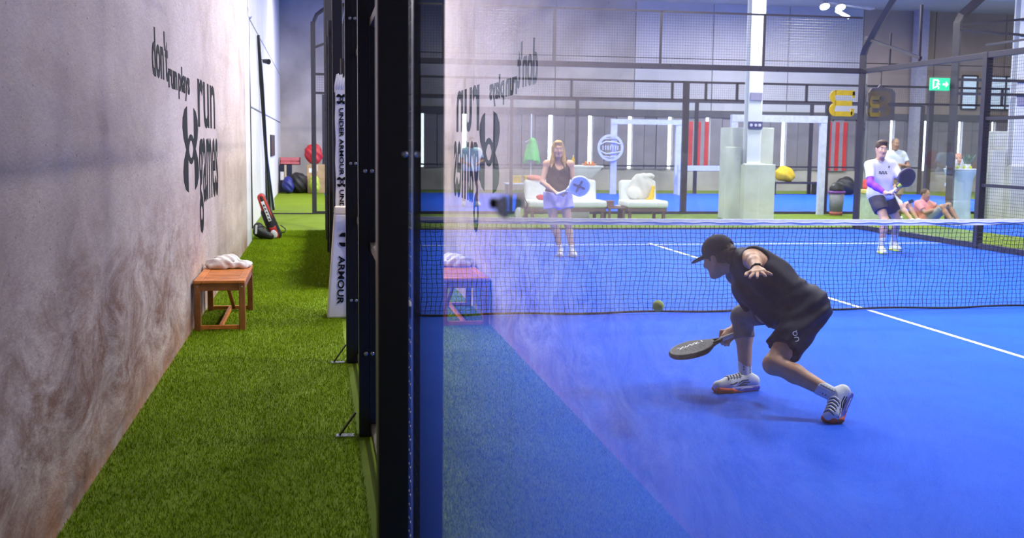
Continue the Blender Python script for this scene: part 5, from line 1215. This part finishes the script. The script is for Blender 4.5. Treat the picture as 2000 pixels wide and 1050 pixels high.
def trims(sh, heel, ball, toe, up, up2, ankle):
    u_, so, f, lat = sh; f2 = unit(toe-ball)
    tr_ = []
    for a in (-0.034, 0.034): tr_.append(rc(ball-f*0.07+up*0.008+lat*a*1.2, ball+up*0.017+lat*a*1.35, 0.008, 0.0165, 0.01)); tr_.append(rc(ball+up*0.017+lat*a*1.35, toe+up2*0.019-f2*0.030+lat*a*0.85, 0.0165, 0.0155, 0.01))
    tr_.append(rc(toe+up2*0.020-f2*0.026-lat*0.026, toe+up2*0.020-f2*0.026+lat*0.026, 0.0175, None, 0.012))
    for a in (-0.034, 0, 0.034): tr_.append(rc(heel+f*0.02+up*0.007+lat*a, ball+up*0.007+lat*a*1.2, 0.008, None, 0.014)); tr_.append(rc(ball+up*0.007+lat*a*1.2, toe-f2*0.03+up2*0.007+lat*a*0.8, 0.008, None, 0.014))
    solid('outsole', tr_, 0.005, M_ORANGE, so)
    solid('heel_counter', [rc(heel+up*0.034+f*0.036, heel+up*0.062+f*0.038, 0.042, 0.038, 0.01), half(heel+f*0.045, f)], 0.006, mat('pale_heel', (0.66, 0.70, 0.80), 0.5), so)
    bv = bvh_of(u_)
    for k in range(5):
        y0 = -0.085+0.021*k
        cv = [[(x, y0+0.35*abs(x)) for x in np.linspace(-0.026, 0.026, 7)]]
        cling('lace', cv, ball+up*0.05, lat, f, -up, 0.0042, M_WHITE, u_, bv, 0.0025)
        cling('eyelet_cord', [[(x, y0+0.010+0.35*abs(x)) for x in np.linspace(-0.032, 0.032, 7)]], ball+up*0.05, lat, f, -up, 0.0026, M_DECAL, u_, bv, 0.0005)
    for sgn in (-1, 1):
        c_ = ball+up*0.055-f*0.06
        st = [[(-0.060, 0.022), (-0.02, 0.020), (0.010, 0.006)], [(-0.070, 0.006), (-0.03, 0.006), (0.0, -0.006)], [(-0.055, -0.008), (-0.03, -0.008), (0.008, -0.014)], [(0.02, 0.012), (0.045, 0.004), (0.075, 0.002)]]
        cling('side_stripe', st, c_, f, up, -lat*sgn, 0.0036, M_DECAL, u_, bv, 0.0)
        bs = bvh_of(so)
        cling('midsole_line', [[(-0.09, 0.0), (-0.03, 0.002), (0.0, -0.004)]], ball+up*0.027-f*0.06, f, up, -lat*sgn, 0.0022, M_WHITE, so, bs, 0.0)
    MB().tube([ankle+up*0.002+lat*0.0425*math.cos(t_)+f*0.0425*math.sin(t_) for t_ in np.linspace(0, 6.283, 17)], 0.0055, 6, False).build('collar_lining', M_DECAL, u_)
trims(shoe1, rheel, rball, rtoe, A(0, 0, 1), A(0, 0, 1), HJ['ra'])
trims(shoe2, lheel, lball, ltoe, uph, A(0, 0, 1), HJ['la'])
# wrist watch band
d_ = unit(HJ['lw']-HJ['le']); a_ = unit(np.cross(d_, A(0, 0, 1))); b_ = np.cross(a_, d_); c_ = HJ['lw']-d_*0.012
MB().tube([c_+(a_*math.cos(t_)+b_*math.sin(t_))*0.033 for t_ in np.linspace(0, 6.283, 25)], 0.0055, 6, False).build('wristband', M_DECAL, hero)
MB().bar(c_-b_*-0.032-a_*0.018-d_*0.0, c_+b_*0.032+a_*0.014, 0.018, 0.012, b_).build('watch', M_DECAL, hero)
# lettering on the shorts leg
bvh = bvh_of(shorts)
TGT = HJ['lh']+(HJ['lk']-HJ['lh'])*0.46
dirv = unit(TGT-A(-0.223, -9.79, 1.5575)); ax_ = unit(np.cross(dirv, A(0, 0, 1))); ay_ = np.cross(ax_, dirv)
ca, sa = math.cos(-1.25), math.sin(-1.25); bx_ = ax_*ca+ay_*sa; by_ = -ax_*sa+ay_*ca
R_ = 0.0115
ring = [(R_*math.cos(t_)-0.016, R_*math.sin(t_)) for t_ in np.linspace(0, 6.283, 15)]; tick = [(-0.024, 0.006), (-0.030, 0.013)]
nn = [(0.006, -R_)]+[(0.006+R_+R_*math.cos(t_), R_*math.sin(t_)) for t_ in np.linspace(3.14, 0, 10)]+[(0.006+2*R_, -R_)]
cling('shorts_emblem', [ring, tick, nn], TGT+ax_*0.02-ay_*0.0, bx_, by_, dirv, 0.0026, M_WHITE, hero, bvh)

# racket
def racket(name, label, butt, d, lat, L_=0.455, face=None, edge=None, grip=None, cover=None, tx=None, txm=None):
    d = unit(d); lat = np.array(lat, float); lat = unit(lat-d*np.dot(lat, d)); nz = np.cross(d, lat); butt = np.array(butt, float)
    t = thing(name, label, 'racket', butt)
    hc_ = butt+d*(L_-0.135); out = []; N_ = 44
    for k in range(N_):
        a = 2*math.pi*k/N_
        x = math.cos(a)*0.138; y = math.sin(a)*0.126
        if x < -0.02: y *= 1-0.55*((-x-0.02)/0.118)**1.6
        out.append((x, y))
    mb = MB(); mb.plate(out, hc_-nz*0.0175, d, lat, 0.035); mb.build('face', face, t, bevel=0.006)
    rim = [hc_+d*x*1.01+lat*y*1.01 for x, y in out]; rim.append(rim[0])
    MB().tube(rim, 0.0185, 8, False).build('rim', edge, t, True)
    # throat
    for s_ in (-1, 1): MB().tube([butt+d*0.13, butt+d*0.165+lat*s_*0.02, hc_-d*0.118+lat*s_*0.045], [0.013, 0.013, 0.0165], 8).build('throat', edge, t, True)
    MB().tube([butt, butt+d*0.006, butt+d*0.13, butt+d*0.137], [0.018, 0.0165, 0.0155, 0.012], 12).build('grip', grip, t, True)
    MB().tube([butt-d*0.004, butt+d*0.008], 0.019, 12).build('butt_cap', edge, t, True)
    for i in range(-3, 4):
        for j in range(-3, 4):
            if i*i+j*j < 11:
                for s_ in (1, -1):
                    MB().lathe([(0.0048, 0), (0.0048, 0.0008)], hc_+d*i*0.027+lat*j*0.027+nz*s_*0.0172, 8, Vector((0, 0, 1)).rotation_difference(Vector(nz*s_)).to_matrix()).build('hole', M_DECAL, t)
    return t, hc_, d, lat, nz
M_RKB = mat('black_carbon_face', (0.010, 0.009, 0.018), 0.55, 0, 0.2, 30, spec=0.2)
M_GRIPW = mat('white_grip_tape', (0.74, 0.72, 0.76), 0.7, bump=0.3, scale=60)
rt, hc_, rd, rl, rn = racket('padel_racket', 'black padel racket held low by the crouching player', A(2.452, -3.125, 0.366), (-0.955, -0.10, -0.275), (0.28, 0.93, 0.13), 0.475, M_RKB, mat('black_carbon_rim', (0.008, 0.007, 0.012), 0.5, spec=0.25), M_GRIPW)
sgn = 1 if np.dot(rn, A(-0.3, -0.93, 0.2)) > 0 else -1
text_obj('lettering', 'XNIS', M_WHITE, rt, hc_+rd*0.085+rl*0.060+rn*sgn*0.0176, -rd if sgn > 0 else -rd, rl if sgn > 0 else -rl, 0.15, 0.04, 0.0012, 0.03)
MB().bar(hc_-rd*0.09+rl*0.055+rn*sgn*0.018, hc_-rd*0.085+rl*0.02+rn*sgn*0.018, 0.008, 0.002, rn).build('printed_mark', M_WHITE, rt)

# ---------------------------------------------------------------- generic dressed figure
def figure(label, J, loc, sk, hair, clothes, s=1.0, vox=0.0095, female=False, hf=(0, -1, 0), hu=(0, 0, 1), hands=None, hs=None, feet=None, hairkind='short', low_hair=-0.045):
    J = {k: np.array(v, float) for k, v in J.items()}; hs = hs or s
    t = thing('person', label, 'person', loc)
    hp, P, R = head_prims(J['head'], hf, hu, J['neck']*0.75+J['chest']*0.25, hs)
    b = torso(J, s, 0, True, 0, 0.06, female)+arm(J, 'l', s, 0, female)+arm(J, 'r', s, 0, female)+leg(J, 'l', s)+leg(J, 'r', s)+hp
    for a in ('l', 'r'):
        h = (hands or {}).get(a, {})
        b += hand_prims(J[a+'w'], h.get('d', J[a+'w']-J[a+'e']), h.get('n', (0, -1, -0.2)), 1, s*(0.9 if female else 1.0), h.get('curl', 0.5), h.get('side', 1), 0, 0.6)
    solid('body', b, vox, sk, t)
    face_parts(P, R, t, hs, hair if hairkind != 'none' else HAIRB)
    if hairkind == 'short': solid('hair', hair_short(P, R, hs, 0.0, low_hair), vox*0.85, hair, t)
    if hairkind == 'long':
        hh = [q for q in hair_short(P, R, hs)[:3]]
        for a in (-1, 1): hh.append(rc(P(a*0.072, -0.02, 0.02), P(a*0.085, 0.02, -0.17), 0.026*hs, 0.034*hs, 0.03)); hh.append(rc(P(a*0.085, 0.02, -0.17), P(a*0.10, 0.06, -0.26), 0.034*hs, 0.012*hs, 0.02))
        hh.append(rc(P(0, -0.085, 0.0), P(0, -0.08, -0.22), 0.06*hs, 0.055*hs, 0.03))
        solid('hair', hh, vox*0.85, hair, t, folds(0.004, 90, (1, 0.4, 0.1), 0.3))
    if hairkind == 'crop': solid('hair', [el(P(0, -0.022, 0.038), (0.079*hs, 0.099*hs, 0.088*hs), R, 0.02), el(P(0, 0.10, 0.0), (0.075*hs, 0.085*hs, 0.13*hs), R, 0.01, op='s'), half(P(0, 0, -0.02), -R[:, 2])], vox*0.85, hair, t)
    for c in clothes(J, s, t, P, R) or []:
        nm, pr, m, wp = c[:4]; solid(nm, pr, vox*0.95, m, t, wp)
    return t, J, P, R
def tee(J, s, slv, hem, inf=0.018, loose=0.03, female=False, sleeve_r=0.068):
    up = unit(J['neck']-J['pel']); p = torso(J, s, inf, True, 0, 0.06, female)
    lat = unit(J['rh']-J['lh'])
    p.append(rc(J['pel']-lat*0.09*s-up*0.02, J['pel']+lat*0.09*s-up*0.02, 0.112*s+loose, None, 0.06))
    for a in ('l', 'r'):
        S, E = J[a+'s'], J[a+'e']
        p.append(rc(S, S+(E-S)*slv, sleeve_r*s, (sleeve_r-0.004)*s, 0.03, cap1=True))
    p += [half(J['pel']-up*hem, -up), half(J['neck']+up*0.012, up)]
    return p
def shorts_p(J, s, f, r0=0.112, r1=0.098, top=0.06):
    up = unit(J['chest']-J['pel']); p = [q for q in torso(J, s, 0.016, False)[:2]]
    for a in ('l', 'r'): p.append(rc(J[a+'h'], J[a+'h']+(J[a+'k']-J[a+'h'])*f, r0*s, r1*s, 0.035, cap1=True))
    p.append(half(J['pel']+up*top, up)); return p
def shoes_for(t, J, dirs, m_up, m_sole, s=1.0, z=0.0):
    for a, d in dirs.items():
        N_ = J[a+'a']; d = unit((d[0], d[1], 0)); g = A(N_[0], N_[1], z+0.004)
        shoe(t, g-d*0.07*s, g+d*0.10*s, g+d*0.19*s, (0, 0, 1), N_+A(0, 0, 0.015), m_up, m_sole, 0.0095, s)

# ---------------------------------------------------------------- woman at the far service line
WJ = dict(head=(3.050, 5.16, 1.492), neck=(3.072, 5.22, 1.355), chest=(3.075, 5.24, 1.18), pel=(3.075, 5.26, 0.86), ls=(3.235, 5.20, 1.29), rs=(2.905, 5.23, 1.29),
          le=(3.290, 5.18, 1.035), lw=(3.130, 5.00, 0.905), re=(2.835, 5.16, 1.040), rw=(3.010, 5.00, 0.890),
          lh=(3.165, 5.26, 0.83), rh=(2.985, 5.26, 0.83), lk=(3.215, 5.19, 0.46), rk=(3.020, 5.22, 0.46), la=(3.275, 5.18, 0.09), ra=(3.125, 5.26, 0.09), fwd=(0, -1, 0))
M_TANKB = mat('dark_brown_tank', (0.062, 0.040, 0.045), 0.7, 0, 0.15, 20); M_SKIRT = mat('lilac_shorts', (0.56, 0.53, 0.80), 0.7, 0, 0.06, 12)
M_SHW = mat('white_trainer', (0.80, 0.82, 0.84), 0.6); M_SHS = mat('pale_sole', (0.70, 0.74, 0.66), 0.6)
def wclothes(J, s, t, P, R):
    up = unit(J['neck']-J['pel']); p = torso(J, s, 0.012, False, 0.0, 0.06, True)
    for a in ('ls', 'rs'):
        m_ = J[a]*0.55+J['neck']*0.45; p.append(rc(J['chest']*0.6+J[a]*0.4+A(0, -0.05, 0), m_+A(0, -0.01, 0.045), 0.045, 0.022, 0.03)); p.append(rc(m_+A(0, -0.01, 0.045), J['chest']*0.7+J[a]*0.3+A(0, 0.07, 0), 0.022, 0.045, 0.03))
    p += [half(J['pel']-up*0.015, -up), el(J['neck']+A(0, -0.10, -0.04), (0.075, 0.09, 0.11), None, 0.01, op='s')]
    k = [rc(J['pel']-A(0.07, 0, -0.02), J['pel']+A(0.07, 0, 0.02), 0.118, None, 0.04)]+[rc(J[a+'h'], J[a+'h']+(J[a+'k']-J[a+'h'])*0.42, 0.110, 0.122, 0.05, cap1=True) for a in 'lr']+[half(J['pel']+up*0.05, up)]
    shoes_for(t, J, {'l': (0.05, -1), 'r': (-0.25, -1)}, M_SHW, M_SHS, 0.92)
    for a in 'lr': sock(J, a, 0.78, 1.02, 0.043, 0.042, M_SOCK, t, 0.01)
    return [('tank_top', p, M_TANKB, folds(0.003, 30)), ('sport_shorts', k, M_SKIRT, folds(0.005, 36, (1, 0.2, 0.1)))]
figure('blond woman in dark tank top and lilac shorts waiting beyond the net', WJ, (3.12, 5.24, 0), SK2, HAIRY, wclothes, 0.93, 0.009, True, (-0.08, -1, -0.08), (0, 0, 1),
       {'l': dict(d=(-0.75, -0.5, 0.1), n=(0.2, -0.2, -1), curl=0.9, side=1), 'r': dict(d=(0.9, -0.35, 0.05), n=(0.1, -0.3, -1), curl=0.9, side=-1)}, 0.93, hairkind='long')
racket('padel_racket', 'light blue padel racket held in front of the blond woman', A(2.985, 4.93, 0.885), (0.93, -0.15, 0.34), (-0.32, -0.1, 0.95), 0.46, mat('sky_blue_face', (0.20, 0.40, 0.85), 0.5), mat('white_racket_rim', (0.66, 0.74, 0.88), 0.5), M_GRIPW)
rk_ = bpy.data.objects['padel_racket.001'] if 'padel_racket.001' in bpy.data.objects else None
# dark cross printed on her racket
d_ = unit((0.93, -0.15, 0.34)); l_ = A(-0.32, -0.1, 0.95); l_ = unit(l_-d_*np.dot(l_, d_)); n_ = np.cross(d_, l_); c_ = A(2.985, 4.93, 0.885)+d_*0.325
n_ = n_ if n_[1] < 0 else -n_
for sg in (-1, 1): MB().bar(c_+n_*0.0185+d_*0.065+l_*sg*0.06, c_+n_*0.0185-d_*0.065-l_*sg*0.06, 0.030, 0.003, n_).build('printed_cross', mat('dark_print', (0.07, 0.08, 0.22), 0.5), rk_)

# ---------------------------------------------------------------- man at the right
MJ = dict(head=(7.915, 5.28, 1.545), neck=(7.950, 5.36, 1.395), chest=(7.985, 5.42, 1.215), pel=(8.045, 5.48, 0.885), ls=(8.165, 5.42, 1.315), rs=(7.765, 5.34, 1.315),
          le=(8.265, 5.26, 1.075), lw=(8.05, 5.08, 0.93), re=(7.725, 5.20, 1.045), rw=(7.880, 5.02, 0.905),
          lh=(8.135, 5.50, 0.85), rh=(7.955, 5.46, 0.85), lk=(8.330, 5.46, 0.47), rk=(7.985, 5.20, 0.50), la=(8.425, 5.72, 0.155), ra=(8.005, 5.32, 0.10), fwd=(0, -1, 0))
M_TEE = mat('white_tee', (0.80, 0.78, 0.90), 0.75, 0, 0.05, 8); M_SHN = mat('navy_shorts', (0.045, 0.040, 0.075), 0.65)
M_LIMES = mat('lime_trim', (0.62, 0.72, 0.10), 0.5)
def mclothes(J, s, t, P, R):
    S, E, W_ = J['rs'], J['re'], J['rw']
    solid('arm_sleeve', [rc(S+(E-S)*0.55, E, 0.055, 0.052, 0.02), rc(E, E+(W_-E)*0.35, 0.052, 0.050, 0.02), rc(E+(W_-E)*0.35, E+(W_-E)*0.84, 0.050, 0.037, 0.02, cap1=True)], 0.009, mat('purple_sleeve', (0.30, 0.05, 0.48), 0.6), t)
    shoes_for(t, J, {'r': (-0.2, -1), 'l': (0.1, -1)}, M_SHW, M_LIMES, 1.0)
    for a in 'lr': sock(J, a, 0.60, 1.02, 0.046, 0.043, M_SOCK, t, 0.01)
    return [('tee_shirt', tee(J, s, 0.72, 0.09, 0.014, 0.014, sleeve_r=0.068), M_TEE, folds(0.006, 22, (0.7, 0.2, 0.7), 1.0)), ('shorts', shorts_p(J, s, 0.62, 0.118, 0.112), M_SHN, folds(0.005, 30))]
mt, MJn, MP, MR = figure('man in white tee and purple arm sleeve stepping forward with a dark racket', MJ, (8.2, 5.45, 0), SK2, HAIRB, mclothes, 1.0, 0.009, False, (-0.12, -1, -0.10), (0.05, 0, 1),
       {'l': dict(d=(-0.85, -0.4, 0.1), n=(0.1, -0.3, -1), curl=0.9, side=1), 'r': dict(d=(0.85, -0.4, 0.1), n=(0.1, -0.3, -1), curl=0.9, side=-1)}, 1.0)
tm = [o for o in mt.children if o.name.startswith('tee_shirt')][0]
bv2 = BVHTree.FromPolygons([Vector(v.co)+origin(tm) for v in tm.data.vertices], [tuple(p.vertices) for p in tm.data.polygons])
gl = [[(x, -0.016), (x, 0.016)] for x in (-0.07, -0.045, -0.02, 0.005, 0.03, 0.055)]+[[(x, 0.016), (x+0.018, 0.016)] for x in (-0.07, -0.02, 0.03)]+[[(x, -0.016), (x+0.018, -0.016)] for x in (-0.045, 0.005, 0.055)]
cling('shirt_print', gl, (7.965, 5.3, 1.20), (1, 0, 0), (0, 0, 1), (0.02, 1, 0), 0.0055, M_DECAL, mt, bv2)
cling('shirt_badge', [[(0, -0.014), (0.002, 0.014)]], (8.06, 5.3, 1.285), (1, 0, 0), (0, 0, 1), (0.02, 1, 0), 0.010, M_DECAL, mt, bv2)
racket('padel_racket', 'dark grey padel racket held across the body by the man in white', A(7.90, 4.95, 0.895), (0.66, -0.10, 0.72), (-0.70, -0.2, 0.66), 0.46, mat('charcoal_face', (0.055, 0.045, 0.065), 0.5), mat('mauve_rim', (0.10, 0.07, 0.13), 0.45), M_GRIPW)
r3 = [o for o in bpy.data.objects if o.get('label', '').startswith('dark grey padel racket')][0]
d_ = unit((0.66, -0.10, 0.72)); MB().tube([A(7.90, 4.95, 0.895)+d_*0.15, A(7.90, 4.95, 0.895)+d_*0.205], [0.024, 0.042], 10).build('lime_band', M_LIMES, r3)

# ---------------------------------------------------------------- onlookers behind the glass
M_TEE2 = mat('white_cotton', (0.78, 0.84, 0.86), 0.8, 0, 0.05, 8); M_KHAKI = mat('khaki_cotton', (0.50, 0.36, 0.20), 0.8); M_JEAN = mat('navy_denim', (0.02, 0.025, 0.07), 0.8)
SJ = dict(head=(12.20, 12.62, 1.65), neck=(12.23, 12.68, 1.51), chest=(12.24, 12.70, 1.33), pel=(12.26, 12.72, 0.98), ls=(12.43, 12.70, 1.42), rs=(12.04, 12.70, 1.42),
          le=(12.52, 12.60, 1.17), lw=(12.28, 12.47, 1.16), re=(11.98, 12.58, 1.17), rw=(12.24, 12.45, 1.20),
          lh=(12.35, 12.72, 0.95), rh=(12.17, 12.72, 0.95), lk=(12.37, 12.69, 0.52), rk=(12.15, 12.69, 0.52), la=(12.38, 12.74, 0.09), ra=(12.14, 12.74, 0.09), fwd=(0, -1, 0))
def sclothes(J, s, t, P, R):
    shoes_for(t, J, {'r': (-0.2, -1), 'l': (0.2, -1)}, M_SHW, M_SHS, 1.0)
    return [('tee_shirt', tee(J, s, 0.62, 0.06, 0.02, 0.03, sleeve_r=0.076), M_TEE2, folds(0.005, 22)), ('shorts', shorts_p(J, s, 0.95, 0.115, 0.10), M_KHAKI, folds(0.005, 26))]
st, _, _, _ = figure('man in white tee and khaki shorts standing with folded arms behind the glass', SJ, (12.25, 12.72, 0), SK4, HAIRG, sclothes, 1.02, 0.012, False, (-0.05, -1, -0.05), hands={'l': dict(d=(-1, 0, 0.1), n=(0, 0.3, -1)), 'r': dict(d=(1, 0, 0), n=(0, 0.3, -1))}, hairkind='crop')
MB().lathe([(0.018, 0), (0.018, 0.004)], (12.35, 12.555, 1.40), 10, Matrix.Rotation(math.pi/2, 3, 'X')).build('shirt_badge', M_LIMES, st)

def seated(label, x, y, sk, hair, top, bottom, face=0.0, slouch=0.0, slv=0.7):
    c, s_ = math.cos(face), math.sin(face); q = slouch
    def W(a, b, z): return (x+a*c-b*s_, y+a*s_+b*c, z)     # a across, -b towards the figure's front
    J = dict(pel=W(0, 0, 0.12), lh=W(0.09, -0.02, 0.11), rh=W(-0.09, -0.02, 0.11), chest=W(0, -0.03+q*0.16, 0.42-q*0.08), neck=W(0, -0.05+q*0.20, 0.60-q*0.12), head=W(0, -0.10+q*0.18, 0.735-q*0.13),
             ls=W(0.19, -0.04+q*0.18, 0.52-q*0.10), rs=W(-0.19, -0.04+q*0.18, 0.52-q*0.10), le=W(0.29, -0.18+q*0.1, 0.34), re=W(-0.27, -0.18+q*0.1, 0.30-q*0.05), lw=W(0.14, -0.36, 0.43), rw=W(-0.08, -0.34, 0.36),
             lk=W(0.15, -0.36, 0.40), rk=W(-0.14, -0.36, 0.38), la=W(0.12, -0.60, 0.09), ra=W(-0.12, -0.60, 0.09), fwd=(s_, -c, 0))
    def cl(J, s, t, P, R):
        d = (s_, -c); shoes_for(t, J, {'r': d, 'l': d}, M_SHW, M_SHS, 1.0)
        return [('tee_shirt', tee(J, s, slv, 0.03, 0.02, 0.025, sleeve_r=0.074), top, folds(0.005, 22)), ('trousers', shorts_p(J, s, 0.98, 0.112, 0.085, 0.05), bottom, folds(0.005, 26))]
    hd = {'l': dict(d=(-c, -s_, 0), n=(0, 0.3, -1)), 'r': dict(d=(c, s_, 0), n=(0, 0.3, -1))}
    return figure(label, J, (x, y, 0), sk, hair, cl, 0.98, 0.013, False, (s_*0.9, -c*0.9, -0.1), (0, 0, 1), hands=hd, hairkind='crop')
seated('man in coral tee sitting on the turf behind the far corner', 12.28, 11.30, SK4, HAIRB, M_PINK, mat('grey_shorts', (0.35, 0.36, 0.42), 0.8), 0.55, 1.0)
seated('person in white tee and navy trousers sitting on the turf with a phone', 11.62, 11.72, SK2, HAIRB, M_TEE2, M_JEAN, 0.55, 0.2)
t = thing('mobile_phone', 'black mobile phone in the hands of the person sitting in navy trousers', 'phone', (11.95, 11.43, 0.44))
MB().bar((11.89, 11.41, 0.45), (12.02, 11.45, 0.48), 0.075, 0.012, (0.2, -1, 0.4)).build('case', M_BAGB, t, bevel=0.003)
MB().bar((11.895, 11.403, 0.452), (12.015, 11.443, 0.482), 0.066, 0.003, (0.2, -1, 0.4)).build('screen', mat('phone_glass', (0.02, 0.03, 0.03), 0.15), t)
# person behind the bar table, seated on a stool
t = thing('bar_stool', 'slim bar stool behind the bar table', 'stool', (14.22, 13.5, 0))
MB().lathe([(0.18, 0.60), (0.19, 0.64), (0.17, 0.66)], (14.22, 13.5, 0), 18).build('seat', M_BAGB, t, True)
MB().tube([(14.22, 13.5, 0.02), (14.22, 13.5, 0.60)], 0.025, 8).build('pole', M_STEEL, t); MB().lathe([(0.22, 0), (0.22, 0.015), (0.03, 0.03)], (14.22, 13.5, 0), 18).build('base', M_STEEL, t)
x, y = 14.22, 13.5
BJ = dict(pel=(x, y, 0.74), lh=(x+0.09, y-0.02, 0.73), rh=(x-0.09, y-0.02, 0.73), chest=(x, y-0.03, 1.04), neck=(x-0.02, y-0.05, 1.21), head=(x-0.03, y-0.11, 1.345), ls=(x+0.19, y-0.03, 1.13), rs=(x-0.19, y-0.03, 1.13),
          le=(x+0.24, y-0.17, 0.89), re=(x-0.24, y-0.17, 0.89), lw=(x+0.10, y-0.26, 0.84), rw=(x-0.10, y-0.26, 0.84), lk=(x+0.14, y-0.36, 0.70), rk=(x-0.16, y-0.36, 0.70), la=(x+0.12, y-0.26, 0.30), ra=(x-0.14, y-0.26, 0.30), fwd=(0, -1, 0))
def bclothes(J, s, t, P, R):
    shoes_for(t, J, {'r': (0, -1), 'l': (0, -1)}, M_SHW, M_SHS, 1.0, 0.23)
    return [('tee_shirt', tee(J, s, 0.7, 0.03, 0.02, 0.025, sleeve_r=0.074), mat('pale_blue_shirt', (0.48, 0.60, 0.72), 0.8), folds(0.005, 22)), ('trousers', shorts_p(J, s, 0.98, 0.112, 0.085, 0.05), M_JEAN, None)]
figure('bald person in pale blue shirt seated behind the bar table', BJ, (14.22, 13.5, 0), SK3, HAIRG, bclothes, 1.0, 0.013, False, (0.1, -1, -0.2), hairkind='none')
# far player on the court behind
x, y = 3.56, 17.6
FJ = dict(head=(x, y-0.08, 1.60), neck=(x, y-0.02, 1.45), chest=(x, y, 1.28), pel=(x, y+0.04, 0.95), ls=(x+0.19, y, 1.37), rs=(x-0.19, y, 1.37), le=(x+0.27, y-0.10, 1.12), re=(x-0.27, y-0.10, 1.12), lw=(x+0.12, y-0.30, 1.05), rw=(x-0.12, y-0.30, 1.05),
          lh=(x+0.09, y+0.04, 0.91), rh=(x-0.09, y+0.04, 0.91), lk=(x+0.16, y-0.04, 0.50), rk=(x-0.16, y-0.04, 0.50), la=(x+0.17, y+0.05, 0.10), ra=(x-0.17, y+0.05, 0.10), fwd=(0, -1, 0))
def fclothes(J, s, t, P, R):
    shoes_for(t, J, {'r': (-0.2, -1), 'l': (0.2, -1)}, M_SHW, M_SHS, 1.0, 0.006)
    return [('tee_shirt', tee(J, s, 0.7, 0.06, 0.02, 0.03, sleeve_r=0.074), mat('ice_blue_shirt', (0.55, 0.74, 0.86), 0.8), folds(0.005, 22)), ('shorts', shorts_p(J, s, 0.7), M_JEAN, None)]
figure('distant player in ice blue shirt and navy shorts on the far court', FJ, (x, y, 0.006), SK4, HAIRB, fclothes, 1.0, 0.014, False)
